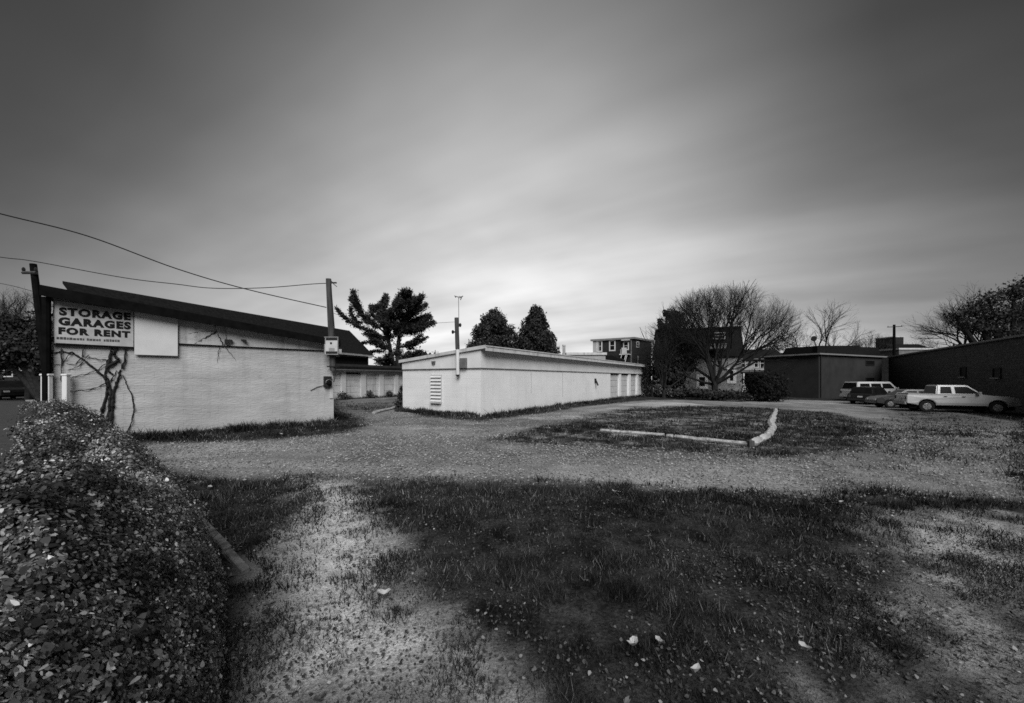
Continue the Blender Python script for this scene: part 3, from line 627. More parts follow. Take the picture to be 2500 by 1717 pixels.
tag(MB(FG).box(h0.x, h1.x, .002, .12, h0.z, h1.z).build('junction_box', mat('grey_box', .12, .18, 6, .7), bevel=.01), 'square grey box on the gable beside the antenna mast', 'box')
P_ = lambda u, v, o_: FG.mat() @ Vector((FG.hit(u, v).x, o_, FG.hit(u, v).z))
ms = thing('antenna_mast', 'timber mast with pale conduit foot and rooftop antenna on the centre garage gable', 'mast', P_(1122, 918, .12))
pA, pB, pC, pD = P_(1122, 915, .12), P_(1121.5, 853, .12), P_(1119, 777, .12), P_(1124, 727, .12)
MB().tube([pA, pB], .075, 10).build('conduit', m_panel, ms); MB().tube([pA-Vector((0, 0, .08)), pA], [.05, .1], 10).build('cap', m_boxdk, ms)
MB().tube([pB, pC], [.095, .09], 10).build('pole', m_dkwood, ms)
MB().tube([pC-Vector((-.1, 0, .4)), Vector((pC.x+.1, pC.y, pC.z)), pD], .014, 6).build('rod', m_steel, ms)
an = MB(); 
for a, b in (((-.18, 0, .06), (.05, 0, -.02)), ((.05, 0, -.02), (.2, 0, .05)), ((-.14, -.12, .02), (-.14, .12, .02)), ((.1, -.14, .0), (.1, .14, .0)), ((0, 0, -.06), (.03, 0, .05)), ((.08, 0, -.12), (.14, 0, 0))): an.tube([pD+Vector(a), pD+Vector(b)], .022, 5)
an.build('antenna', m_steel, ms)
for a, zf in ((.16, .32), (-.16, .62)): ins = MB(); c_ = pC+Vector((a, 0, -zf)); ins.box(min(0, a)+pC.x, max(0, a)+pC.x, c_.y-.03, c_.y+.03, c_.z-.03, c_.z+.03); ins.ball(c_, .06, .06, .09, 8, 5); ins.build('insulator', m_boxdk, ms)
# pale timber at the left corner, bush beside it
def log(a, b, r, name, label, cat, m, group=None, jit=.12, n=7, par=None):
    a = Vector(a); b = Vector(b); pts = [a.lerp(b, i/(n-1))+Vector((0, 0, r*.8+rr.uniform(-.012, .012))) for i in range(n)]
    o = MB().tube(pts, [r*(1+rr.uniform(-jit, jit)) for _ in pts], 7).build(name, m, par, loc=(a+b)/2 if par is None else None)
    return tag(o, label, cat, group) if par is None else o
log(G(912, 1011), G(984, 993), .07, 'timber_kerb', 'pale squared timber lying at the left foot of the centre garage', 'timber', m_ston)

# ------------------------------------------------------------------ rails and stones on the island
log(G(1466, 1054), G(1622, 1066), .05, 'timber_rail', 'longer left pale rail lying on the grass island', 'timber', m_ston, 'pale rails on the grass island')
log(G(1628, 1067.5), G(1643, 1069), .05, 'timber_rail', 'shortest pale rail piece between the two long rails on the island', 'timber', m_ston, 'pale rails on the grass island', n=3)
log(G(1648, 1069.5), G(1826, 1089), .05, 'timber_rail', 'right pale rail ending by the row of white stones', 'timber', m_ston, 'pale rails on the grass island')
tag(MB().box(*(lambda p: (p.x-.06, p.x+.07, p.y-.06, p.y+.06, p.z-.02, p.z+.14))(G(1832, 1090))).build('stump', m_dkwood, bevel=.01), 'dark short stump between the rail and the white stones', 'stump')
SR = [(1836, 1089), (1856, 1079), (1874, 1071), (1882, 1057), (1888, 1049), (1883, 1043), (1881, 1036), (1886, 1029), (1888, 1019), (1893, 1010), (1894, 1002)]
sl_ = ['white stone at the near end of the curved row, beside the stump', 'second white stone from the near end of the curved row', 'third white stone from the near end of the curved row', 'fourth white stone of the row, where it bends uphill', 'fifth white stone of the curved row, near the middle', 'sixth white stone, tilted across the middle of the row', 'seventh white stone of the curved row', 'third white stone from the far end of the curved row', 'second white stone from the far end of the curved row', 'white stone at the far end of the curved row']
for i in range(len(SR)-1):
    a, b = G(*SR[i]), G(*SR[i+1]); d = (b-a); mb = MB(); n = 6
    mb.tube([a.lerp(b, f)+Vector((0, 0, .06)) for f in (.03, .15, .4, .65, .87, .97)], [.05, .1, .115*rr.uniform(.85, 1.2), .11*rr.uniform(.85, 1.2), .095, .04], 7)
    tag(mb.build('edging_stone', m_ston, smooth=False), sl_[i], 'stone', 'curved row of white stones on the island')
lf = [((937, 1466), .055, 'large pale dead leaf lying on the leak-brightened band in the foreground'), ((1545, 1590), .05, 'pale crumpled leaf, larger of a pair in the foreground grass'), ((1610, 1586), .035, 'pale leaf, right and smaller of a pair in the foreground grass'),
      ((1965, 1602), .04, 'pale leaf alone in the dark grass at lower right'), ((513, 1199), .06, 'pale leaf on the dark grass beside the ivy wall edging'), ((598, 1182), .05, 'pale flat leaf right of the one beside the ivy edging'),
      ((690, 1065), .09, 'pale stone flake in the dark strip under the garage wall'), ((1697, 1657), .035, 'pale leaf near the bottom edge left of the shaded grass'), ((2050, 1236), .05, 'pale leaf in the dark grass before the drive on the right'), ((1500, 1209), .04, 'small pale leaf in the grass just in front of the drive'),
      ((868, 1178), .045, 'small pale leaf where the leak-brightened band leaves the drive')]
for (uv, s, lb) in lf:
    s *= .7
    p = G(*uv); n = 9; mb = MB(); a0 = rr.uniform(0, 6); vs = [(p.x, p.y, p.z+.035)]
    for j in range(n): t = 2*math.pi*j/n; r_ = s*(1+.35*math.cos(2*t)+rr.uniform(-.15, .15)); vs.append((p.x+r_*math.cos(t+a0), p.y+r_*math.sin(t+a0)*.9, p.z+.05+s*.5*abs(math.cos(t))+rr.uniform(0, .01)))
    mb.add(vs, [(0, 1+j, 1+(j+1) % n) for j in range(n)]); mb.add([(v[0], v[1], v[2]-.004) for v in vs], [(0, 1+(j+1) % n, 1+j) for j in range(n)])
    tag(mb.build('fallen_leaf' if 'flake' not in lb else 'stone_flake', mat('bleached_leaf', .3, .5, 30, .7)), lb, 'leaf' if 'flake' not in lb else 'stone', 'pale leaves lying on the ground')

# ------------------------------------------------------------------ ivy covered wall on the left
RE = [(-.55, .7), (-1.36, 1.9), (-2.21, 3.06), (-3.99, 4.58), (-5.77, 6.1), (-7.6, 7.55), (-9.3, 8.75), (-9.95, 9.2)]
iv = thing('ivy_covered_wall', 'low broad wall smothered in ivy and dead leaves running from the foreground to the signed garage', 'ivy wall', (-4, 4.6, 0))
def ivy_pt(s, w, bump=True):        # s in 0..len-1 along, w metres across to the left
    i = int(min(max(s, 0), len(RE)-1.001)); f = s-i; a = Vector(RE[i]); b = Vector(RE[i+1]); p = a.lerp(b, f); d = (b-a).normalized(); nl = Vector((-.65, -.76))
    fs = s/(len(RE)-1); W = 1.15 if s < 6.3 else 1.15-.45*(s-6.3)/.7
    x = w/W; h = .98 if s < 6.2 else .98-.2*(s-6.2)
    if x < .58: z = h*(math.sin(max(x, 0)/.58*math.pi/2)**.8)
    elif x < .9: z = h*(1-.02*(x-.58))
    else: z = h*max(0, 1-((x-.9)/.1)**3*1.0)
    q = p+nl*(w+.07); k = min(1, x*2.5+.1)*(mnoise.noise(Vector((q.x*1.7, q.y*1.7, z*1.5)))*.24+mnoise.noise(Vector((q.x*4.5, q.y*4.5, z*4.5)))*.13+mnoise.noise(Vector((q.x*11, q.y*11, z*11)))*.05) if bump else 0
    return Vector((q.x-k*.5, q.y-k*.4, max(z+k*min(1, x*4), -.02)))
NS, NW = 360, 66; mb = MB(); vs = []
WS = [1.15*((j/(NW-1))) for j in range(NW)]
for i in range(NS):
    for j in range(NW): vs.append(ivy_pt(i/(NS-1)*(len(RE)-1), WS[j]*(1 if i/(NS-1)*7 < 6.3 else 1-.4*(i/(NS-1)*7-6.3)/.7)))
fs = [(i*NW+j, (i+1)*NW+j, (i+1)*NW+j+1, i*NW+j+1) for i in range(NS-1) for j in range(NW-1)]
mb.add(vs, fs); core = mb.build('earth_core', m_soil, iv, smooth=True)
P0 = np.array([tuple(v) for v in vs]).reshape(NS, NW, 3)
def ivy_leaves(n, smax, size, name, ret=False):
    si = RNG.random(n)**1.5*smax*(NS-2); wi = RNG.random(n)*(NW-2); i = si.astype(int); j = wi.astype(int); fi = (si-i)[:, None]; fj = (wi-j)[:, None]
    a, b, c, d = P0[i, j], P0[i+1, j], P0[i, j+1], P0[i+1, j+1]; p = (a*(1-fi)+b*fi)*(1-fj)+(c*(1-fi)+d*fi)*fj
    nr = np.cross(c-a, b-a); nr /= np.linalg.norm(nr, axis=1, keepdims=True)+1e-9; nr = np.where(nr[:, 2:3] < -.1, -nr, nr)
    s = size*RNG.uniform(.6, 1.35, n); p = p+nr*((RNG.uniform(.0, .045, n)+RNG.random(n)**6*.08)*np.clip(wi/12, .12, 1))[:, None]
    return leaf_quads(p[:, 0], p[:, 1], p[:, 2], s, .5, nr+RNG.normal(0, .42, (n, 3)), 6)
P = np.concatenate([ivy_leaves(90000, 1, .012, 'x'), ivy_leaves(170000, .42, .0072, 'x')])
_c = P.mean(1); _n = fbm(_c[:, 0]+_c[:, 2]*.7, _c[:, 1]-_c[:, 2]*.5, 3.0, 30)*.5+fbm(_c[:, 0]-_c[:, 2], _c[:, 1]+_c[:, 2]*.7, 7.5, 33)*.5     # lighter and darker patches of leaves
tone = RNG.choice([.3, .6, 1., 1.7, 3.0], len(P), p=[.26, .29, .24, .14, .07])*np.clip(.45+(_n-.40)*11, .2, 4.2)
o = tri_cloud('ivy_foliage', P, m_ivy, tone, parent=iv, nv=6); o['kind'] = 'stuff'
# bigger leaves close to the camera, one object each
lm = []
for k in range(6):
    vs_ = [(0, 0, 0)]+[(math.cos(t)*r_, math.sin(t)*r_, .12*abs(math.sin(t))+rr.uniform(-.06, .06)) for t, r_ in zip([i*math.pi/5 for i in range(10)], [1, .6, .85, .55, .7, .35, .7, .55, .85, .6])]
    me = bpy.data.meshes.new('ivy_leaf'); me.from_pydata(vs_, [], [(0, 1+j, 1+(j+1) % 10) for j in range(10)]); a = me.attributes.new('tone', 'FLOAT', 'POINT')
    a.data.foreach_set('value', [[.4, .8, 1.2, 1.8, 2.8, 3.6][k]]*11); me.materials.append(m_ivy); lm.append(me)
for k in range(240):
    si = rr.uniform(.06, .5)*(NS-2); wj = rr.uniform(1, NW*.8); i, j = int(si), int(wj); p = Vector(P0[i, j]); nr = Vector(P0[i, j+1]-P0[i, j]).cross(Vector(P0[i+1, j]-P0[i, j])); nr = nr if nr.z > 0 else -nr
    nr = (nr.normalized()+Vector((rr.gauss(0, .35), rr.gauss(0, .35), .2))).normalized(); o = bpy.data.objects.new('ivy_leaf', rr.choice(lm)); COL.objects.link(o); o.parent = iv
    o.location = p+nr*.07-iv.location; o.rotation_euler = (nr.to_track_quat('Z', 'Y') @ Matrix.Rotation(rr.uniform(0, 6.28), 3, 'Z').to_quaternion()).to_euler(); sc_ = rr.uniform(.011, .017); o.scale = (sc_, sc_, sc_)
tw = MB()
for k in range(260):
    i = int(rr.uniform(.03, .9)**1.4*(NS-3)); j = int(rr.uniform(2, NW-8)); p = Vector(P0[i, j]); q = [p]; 
    for m_ in range(3): q.append(q[-1]+Vector((rr.gauss(0, .06), rr.gauss(0, .06), rr.uniform(.0, .05))))
    tw.tube(q, [.004, .003, .0025, .0015], 3)
o = tw.build('twigs', m_vine, iv); o['kind'] = 'stuff'
# concrete edging along its foot
ed = thing('stone_edging', 'thin worn concrete edging along the foot of the ivy covered wall', 'edging', (-4, 4.75, 0))
PR = [Vector((*p, 0)) for p in RE[2:7]]
tot = 0
for i in range(len(PR)-1):
    L_ = (PR[i+1]-PR[i]).length; n = max(1, int(L_/.55)); d = (PR[i+1]-PR[i]).normalized(); nn = Vector((d.y, -d.x, 0))
    for j in range(n):
        a = PR[i].lerp(PR[i+1], j/n+.01); b = PR[i].lerp(PR[i+1], (j+1)/n-.01); h_ = rr.uniform(.07, .10)*min(1, .45+.6*(i+j/n)); o1 = nn*(-.10+rr.uniform(-.012, .012)); o2 = nn*.03
        MB().hexa([a-o1+Vector((0, 0, -.05)), b-o1+Vector((0, 0, -.05)), b+o2+Vector((0, 0, -.05)), a+o2+Vector((0, 0, -.05)), a-o1+Vector((0, 0, h_)), b-o1+Vector((0, 0, h_)), b+o2+Vector((0, 0, h_-.01)), a+o2+Vector((0, 0, h_-.01))]).build('stone', mat('mossy_concrete', .07, .24, 9, 1, .6, 40), ed, bevel=.008)
for (ua, ub, d_, lb) in ((98, 124, 9.05, 'left of two white posts at the corner below the rental sign'), (150, 167, 9.2, 'right of two white posts standing against the signed garage')):
    a = U(ua, 990, d_); b = U(ub, 913, d_); t = thing('white_post', lb, 'post', ((a.x+b.x)/2, d_, 0), 'white posts at the garage corner')
    MB().box(a.x, b.x-.05, d_, d_+.09, 0, b.z-.05).build('shaft', m_panel, t, bevel=.01); MB().box(a.x-.015, b.x-.035, d_-.015, d_+.105, b.z-.047, b.z).build('cap', m_panel, t, bevel=.01)

# ------------------------------------------------------------------ poles and wires
def upole(name, label, ub, ut, vt, d, r, arms, cat='utility pole', m=None):
    zb_ = gzf((ub-CU)/F*d, d); b = Vector(((ub-CU)/F*d, d, zb_)); t = U(ut, vt, d); th = thing(name, label, cat, b)
    MB().tube([b, b.lerp(t, .5), t], [r, r*.9, r*.75], 10).build('pole', m or m_dkwood, th)
    for (dz, w_, ang) in arms:
        c = t-Vector((0, 0, dz)); e = Vector((math.cos(ang), math.sin(ang), 0))*w_
        MB().tube([c-e+Vector((0, -.1, 0)), c+e+Vector((0, -.1, 0))], .06, 5).build('crossarm', m_dkwood, th)
        for s_ in (-.9, .9): MB().ball(c+e*s_+Vector((0, -.1, .12)), .05, .05, .09, 6, 5).build('insulator', m_boxdk, th)
    return th
upole('utility_pole', 'leaning dark utility pole at the left end behind the signed garage', 129, 81, 645, 14, .125, [(.35, .25, 0)], m=m_black)
upole('utility_pole', 'short utility pole above the dark flat roofs at right', 2183, 2183, 793, 62, .22, [(.35, .9, 2.6)], m=m_black)
upole('utility_pole', 'tiny distant utility pole above the centre garage roof', 1062.5, 1062.5, 855, 110, .13, [(.6, 1.0, .2)])
def wire(pts, name, label, r=.011):
    c = [U(*p) for p in pts]; out = []
    for i in range(len(c)-1):
        p0, p1, p2, p3 = c[max(i-1, 0)], c[i], c[i+1], c[min(i+2, len(c)-1)]
        for k in range(8): t = k/8; out.append(.5*((2*p1)+(p2-p0)*t+(2*p0-5*p1+4*p2-p3)*t*t+(3*p1-p0-3*p2+p3)*t**3))
    out.append(c[-1]); tag(MB().tube(out, r, 5).build(name, m_wire), label, 'cable')
wire([(-250, 455, 8.5), (0, 522, 9.3), (215, 577, 10.2), (430, 656, 11.3), (600, 706, 12.3), (797, 751, 13.4)], 'overhead_cable', 'thick upper overhead cable falling from top left to the timber pole', .016)
wire([(-250, 590, 12.5), (0, 628, 13.6), (81, 638, 14), (300, 678, 13.6), (430, 694, 13.4), (520, 704, 13.3), (645, 703, 13.3), (760, 694, 13.3), (800, 692, 13.35)], 'overhead_cable', 'sagging overhead cable from the leaning pole to the timber pole', .014)
wire([(-200, 660, 13), (0, 692, 13.6), (78, 711, 14)], 'overhead_cable', 'thin cable reaching the leaning pole from the left, upper one', .009)
wire([(-200, 720, 13), (0, 751, 13.6), (90, 768, 14)], 'overhead_cable', 'thin cable reaching the leaning pole from the left, lower one', .009)
wire([(806, 762, 13.5), (860, 778, 14), (950, 786, 14.8), (1030, 790, 15.8), (1116, 786, 16.5)], 'overhead_cable', 'thin cable from the timber pole to the antenna mast', .007)

# ------------------------------------------------------------------ trees
ENV = None
def grow(mb_by, p, d, ln, r, lev, maxlev, rnd, spread, up, pars):
    n = 4 if lev < 3 else 3; pts = [p.copy()]; q = p.copy(); dd_ = d.copy(); sl = []
    for i in range(n):
        dd_ = (dd_+Vector((rnd.gauss(0, .09), rnd.gauss(0, .09), rnd.gauss(0, .07)+up*.09))).normalized(); q = q+dd_*ln/n; pts.append(q.copy()); sl.append((q.copy(), dd_.copy(), i))
    rs = [r*(1-.45*i/n) for i in range(n+1)]
    mb_by(lev).tube(pts, rs, 6 if lev < 2 else (4 if lev < 4 else 3), cap=lev < 1)
    if lev >= maxlev: return
    if ENV and lev >= 1 and sum(((q[i]-ENV[0][i])/ENV[1][i])**2 for i in range(3)) > 1.0: return
    for (c, e, i) in sl:
        if i < (1 if lev else 2): continue
        k = pars[min(lev, len(pars)-1)] if i == n-1 else (1 if rnd.random() < .75 else 2)
        for _ in range(k):
            ax = e.orthogonal().normalized(); ax.rotate(Matrix.Rotation(rnd.uniform(0, 6.28), 3, e)); a = rnd.uniform(.25, .75)*spread
            nd = e.copy(); nd.rotate(Matrix.Rotation(a, 3, ax)); grow(mb_by, c, nd, ln*rnd.uniform(.58, .8), r*(.55 if i == n-1 else .42), lev+1, maxlev, rnd, spread, up, pars)
def bare_tree(name, label, base, trunk_h, limbs, limb_len, r, seed, maxlev=5, spread=1., up=.6, tilt=(.25, .95), group=None, m=None, pars=(2, 2, 2, 2)):
    rnd = random.Random(seed); t = thing(name, label, 'tree', base, group); a, b = MB(), MB(); f = lambda l: a if l < 2 else b
    base = Vector(base); top = base+Vector((rnd.uniform(-.1, .1), 0, trunk_h)); a.tube([base-Vector((0, 0, .2)), base.lerp(top, .3), top], [r*1.35, r, r*.95], 9)
    for i in range(limbs):
        az = 2*math.pi*(i+rnd.uniform(-.3, .3))/limbs; tl = rnd.uniform(*tilt); d = Vector((math.cos(az)*math.sin(tl), math.sin(az)*math.sin(tl), math.cos(tl)))
        grow(f, top-Vector((0, 0, rnd.uniform(0, trunk_h*.3))), d, limb_len*rnd.uniform(.85, 1.1), r*.5, 0, maxlev, rnd, spread, up, pars)
    a.build('trunk', m or m_bark, t); b.build('crown', m or m_bark, t); return t
def foliage(P, name, m, par, tone): o = tri_cloud(name, P, m, tone, parent=par, nv=4); return o
def clumps(cs, n, size, flat=0.0, shell=.35):        # cs: (cx,cy,cz,rx,ry,rz); leafy bunches in lumpy ellipsoids
    cs = np.array(cs, float); vol = (cs[:, 3]*cs[:, 4]*cs[:, 5])**(2/3); k = RNG.choice(len(cs), n, p=vol/vol.sum()); v = RNG.normal(0, 1, (n, 3)); v /= np.linalg.norm(v, axis=1, keepdims=True)
    rad = (shell+(1-shell)*RNG.random(n)**.5)*(1+.27*RNG.normal(0, 1, n)); c = cs[k]; p = c[:, :3]+v*c[:, 3:]*rad[:, None]
    nr = v*.9+RNG.normal(0, .6, (n, 3)); nr[:, 2] += flat; return leaf_quads(p[:, 0], p[:, 1], p[:, 2], size*RNG.uniform(.5, 1.4, n), .5, nr)
# the wide pine behind the back garages
def pine():
    D0 = 46.0; s = D0/F; t = thing('pine_tree', 'tall spreading dark pine with bare lower trunks behind the back garages', 'tree', Vector(((958-CU)*s, D0, 0)))
    a = MB(); nt_ = []; rnd = random.Random(3)
    def br(pts, r0, r1, dz=0, tuft=True, tn=60, tl=1.0):
        c = [U(u, v, D0+dz*((i)/(len(pts)-1))) for i, (u, v) in enumerate(pts)]; n = len(c); a.tube(c, [r0+(r1-r0)*i/(n-1) for i in range(n)], 6)
        if tuft:
            for i in range(n-1):
                L_ = (c[i+1]-c[i]).length; m_ = int(L_*tn*.35)
                for j in range(m_):
                    f = rnd.random(); w_ = (i+f)/(n-1); 
                    if w_ < .18: continue
                    q = c[i].lerp(c[i+1], f); nt_.append((q, (c[i+1]-c[i]).normalized(), tl*(.7+.5*math.sin(w_*3))))
    br([(962,900),(952,850),(945,815),(950,780),(965,745),(975,718)], .28, .05, 0, True, 20)
    br([(972,900),(970,860),(975,820),(990,785),(1000,750),(1010,722)], .32, .05, .6, True, 24)
    br([(948,822),(925,800),(900,785),(880,765),(868,735),(862,712)], .13, .03, -1.5, tn=85)
    br([(948,830),(915,812),(880,800),(850,785),(835,770),(820,752)], .12, .02, -2.5, tn=60, tl=.7)
    br([(900,787),(872,790),(858,770),(856,748)], .06, .02, -1, tl=.7)
    br([(945,845),(918,835),(890,838),(868,845)], .08, .02, -2, tl=.6); br([(950,860),(920,858),(892,862)], .06, .02, 1, tl=.5)
    br([(880,765),(866,745),(856,726)], .05, .02, 1, tl=.8); br([(900,785),(908,760),(930,748),(945,728)], .08, .02, 2, tn=75)
    br([(950,790),(930,770),(938,745),(942,722)], .09, .02, 3, tn=80)
    for e in ((1020,735),(1032,722),(1040,745),(1048,770),(1060,788),(1050,775),(1035,800),(1046,822),(1030,818),(1012,836),(1018,860),(1028,730),(985,712),(1000,710),(1012,760),(965,735),(975,730),(1020,795),(995,870),(1005,880)):
        sy = min(e[1]+rnd.uniform(8, 40), 870); sx = 975+rnd.uniform(-14, 22); br([(sx, sy), ((sx+e[0])/2+rnd.uniform(-4, 4), (sy+e[1])/2+6), e], .08, .02, rnd.uniform(-3, 3), tn=75 if e[1] < 800 else 45, tl=1 if e[1] < 800 else .75)
    for e in ((905,830),(890,815),(925,760),(915,775),(935,790),(905,750),(940,805),(955,760),(960,775),(970,790),(985,800),(945,868),(930,880),(915,878),(980,860),(1005,800),(990,770),(1000,740)):
        sy = e[1]+rnd.uniform(5, 30); br([(955+rnd.uniform(-5, 10), min(sy, 880)), ((955+e[0])/2, (sy+e[1])/2), e], .06, .02, rnd.uniform(-3.5, 3.5), tn=85 if e[1] < 800 else 45)
    a.build('trunk', m_bark, t)
    P_l = []; 
    for q, d, k in nt_:
        for _ in range(13):
            v = (d*rnd.uniform(.2, 1)+Vector((rnd.gauss(0, .7), rnd.gauss(0, .7), rnd.gauss(.25, .55)))).normalized(); L_ = rnd.uniform(.2, .55)*k; s_ = v.cross(Vector((rnd.gauss(0, 1), rnd.gauss(0, 1), rnd.gauss(0, 1)))).normalized()*.055
            q0 = q+Vector((rnd.gauss(0, .16), rnd.gauss(0, .16), rnd.gauss(0, .16)))*k; P_l.append([q0-s_*.5, q0+v*L_*.5-s_, q0+v*L_, q0+v*L_*.5+s_])
    P = np.array([[tuple(c) for c in q] for q in P_l]); foliage(P, 'crown', m_needle, t, RNG.uniform(.5, 1.6, len(P))); print('pine', len(P))
pine()
def conifer(label, uc, ul, ur, vt, d, seed, pk):
    rnd = random.Random(seed); s = d/F; x = (uc-CU)*s; zt = EYE+(HV-vt)*s; W_ = (ur-ul)/2*s; t = thing('conifer_tree', label, 'tree', (x, d, 0), 'conifers behind the centre garage')
    MB().tube([(x, d, -.2), (x, d, zt*.5), (x, d, zt*.9)], [.3, .2, .05], 8).build('trunk', m_bark, t)
    cs = []
    for k in range(230):
        f = rnd.random()**.8; z = zt*(.3+.7*f); prof = (1-f**pk)*W_*1.12; a = rnd.uniform(0, 6.28); rad = prof*rnd.uniform(.35, 1.1); cs.append((x+rad*math.cos(a), d+rad*math.sin(a), z-.35, *(lambda q: (q, q, q*1.25))(rnd.uniform(.28, .75))))
    for k in range(14): cs.append((x+rnd.gauss(0, W_*.22), d, zt*(.86+.1*rnd.random()), .35, .35, .5))
    P = clumps(cs, 30000, .15, .3, .55); foliage(P, 'crown', m_leafdk, t, RNG.choice([.5, .9, 1.4, 2.3], len(P), p=[.3, .35, .22, .13])); return t
conifer('broad rounded conifer, left of the two behind the centre garage', 1206, 1148, 1262, 764, 52, 4, 3.2)
conifer('taller narrow conifer, right of the two behind the centre garage', 1308, 1262, 1354, 752, 50, 5, 2.3)
tb = U(1746, 966, 36.5)
ENV = (U(1766, 862, 36.5), (7.6, 5.5, 6.3))
bare_tree('bare_tree', 'large bare fan shaped tree in front of the dark house', (tb.x, 36.5, gzf(tb.x, 36.5)), 1.9, 13, 3.6, .30, 21, 6, 1.0, .7, (.1, 1.3), pars=(3, 2, 2, 2))
ENV = None
bare_tree('bare_tree', 'multi stemmed bare tree left of the large fan shaped one', (14.6, 36.5, gzf(14.6, 36)), .8, 6, 2.2, .16, 5, 5, .9, .5, (.2, .9))
bare_tree('bare_shrub_tree', 'thin bare tree at the right end of the centre garage', (13.9, 37.6, 0), .6, 5, 1.7, .09, 8, 5, .9, .6, (.2, .8))
bare_tree('bare_tree', 'open crowned bare tree above the dark flat roof', (U(2008, 900, 62).x, 62, -.4), 4.8, 6, 4.2, .3, 14, 4, .9, .3, (.15, 1.1))
bare_tree('bare_tree', 'small hazy bare tree left of the short utility pole', (U(2120, 900, 75).x, 75, -.4), 4.0, 6, 2.9, .22, 17, 5, .8, .8, (.1, .7))
bare_tree('bare_tree', 'low bare tree between the fan shaped tree and the pale house', (U(1905, 900, 66).x, 66, -.3), 3, 6, 3.2, .2, 19, 5, .9, .6, (.2, .9))
def leafy(name, label, cs, n, size, base, r=.15, m=None, cat='tree', trunk=True, group=None):
    t = thing(name, label, cat, base, group); b = Vector(base)
    a = MB(); tops = sorted(cs, key=lambda c: -c[2])[:6]
    if trunk:
        for c in tops: a.tube([b-Vector((0, 0, .1)), b.lerp(Vector(c[:3]), .5)+Vector((rr.uniform(-.2, .2), 0, .2)), Vector(c[:3])], [r, r*.6, r*.25], 6)
        a.build('trunk', m_bark, t)
    P = clumps(cs, n, size, .2, .2); foliage(P, 'crown' if cat == 'tree' else 'foliage', m or m_leafdk, t, RNG.choice([.5, .9, 1.3, 2.], len(P), p=[.3, .4, .2, .1])); return t
def C_(u, v, d, ru, rv, dy=None): s = d/F; p = U(u, v, d); return (p.x, p.y, p.z, ru*s, (dy or ru)*s, rv*s)
leafy('evergreen_tree', 'ragged dark evergreen tree left of the large bare tree', [C_(1642,775,39,18,20), C_(1652,800,39,20,18), C_(1625,805,39,12,14), C_(1632,835,39,30,22), C_(1612,790,39,7,14), C_(1665,775,39,8,10), C_(1668,845,39,22,16), C_(1610,850,39,14,16), C_(1640,880,39,34,26), C_(1608,905,38,22,22), C_(1650,920,38,26,26), C_(1680,890,39,18,20), C_(1626,765,39,8,8)], 9000, .16, (16.2, 39, 0), .22)
leafy('ivy_clad_stump', 'dark ivy growing up the far corner of the centre garage', [C_(1578,905,37.5,7,12), C_(1574,930,37.3,5,16), C_(1578,952,37.5,5,14), C_(1571,898,37.5,6,5)], 1600, .1, (13.3, 37.6, 0), .06, cat='shrub')
leafy('round_shrub', 'big dark dome shaped evergreen shrub before the pale house', [C_(1866,950,37,42,34), C_(1858,932,37,32,24), C_(1888,940,37,24,26), C_(1845,955,37,22,22), C_(1895,960,37,24,16)], 14000, .10, (U(1868, 950, 37).x, 37, gzf(24, 37)), .1, cat='shrub', m=mat('very_dark_leaf', .008, .02, 4, .9, tone=True))
leafy('low_shrub', 'pale scrubby low bush under the house bay window', [C_(1600,948,38.6,18,14), C_(1628,950,38.6,18,13), C_(1655,955,38.2,18,10)], 3500, .09, (15, 38.6, 0), .04, cat='shrub', m=mat('pale_dry_leaf', .12, .28, 4, .9, tone=True))
leafy('low_shrub', 'dark low hedge clump at the foot of the large bare tree', [C_(1690,958,36,30,10), C_(1735,962,36,32,9), C_(1785,963,36,30,9), C_(1660,962,36,20,8), C_(1815,966,36,16,6)], 6000, .10, (18, 36, -.1), .04, cat='shrub')
leafy('dark_bush', 'dark bush beside the left corner of the centre garage', [C_(977,968,19.2,7,12), C_(974,990,19.0,10,13), C_(980,950,19.4,5,8)], 1500, .035, (-5.7, 19.1, 0), .02, cat='shrub')
for lb, cc, bs in (('leafless weed clump at the left door of the back garages', [C_(836,966,28.5,11,9), C_(850,970,29,9,6)], (-12.9, 28.6, 0)), ('small weed clump between the middle doors of the back garages', [C_(902,962,31,7,9), C_(912,968,31,6,4)], (-11.7, 31, 0)), ('small weed clump at the third pilaster of the back garages', [C_(950,962,33,8,6)], (-10.7, 33, 0))):
    leafy('weed_clump', lb, cc, 500, .06, bs, .015, cat='weeds', m=mat('dark_weed', .03, .08, 5, .9, tone=True), group='weeds along the back garages')
leafy('dark_tree', 'large dark half bare tree at the right edge above the long wall', [C_(2475,715,44,34,22), C_(2415,735,44,34,22), C_(2380,760,44,34,16), C_(2440,775,44,40,20), C_(2490,760,44,30,36), C_(2350,790,44,28,14), C_(2400,800,44,40,18), C_(2330,770,44,20,8), C_(2460,815,44,50,20), C_(2510,700,44,30,30)], 7500, .13, (58, 44, -.45), .5)
bare_tree('bare_tree', 'bare branched tree mingling with the dark tree at right edge', (U(2400, 900, 47).x, 47, -.45), 4.2, 9, 3.6, .34, 31, 5, .95, .4, (.3, 1.1), m=m_bark)
leafy('dark_tree', 'dark tree mass at the left edge beyond the leaning pole', [C_(60,850,26,60,40), C_(20,830,26,40,44), C_(95,810,26,26,40), C_(-20,860,26,50,50), C_(110,870,26,26,50), C_(30,790,26,30,18)], 16000, .11, (-32, 26, 0), .3)
bare_tree('bare_tree', 'bare tree rising behind the leaning pole at the left edge', (U(70, 900, 27).x, 27, 0), 2.6, 7, 2.2, .18, 41, 5, .95, .5, (.2, .9))
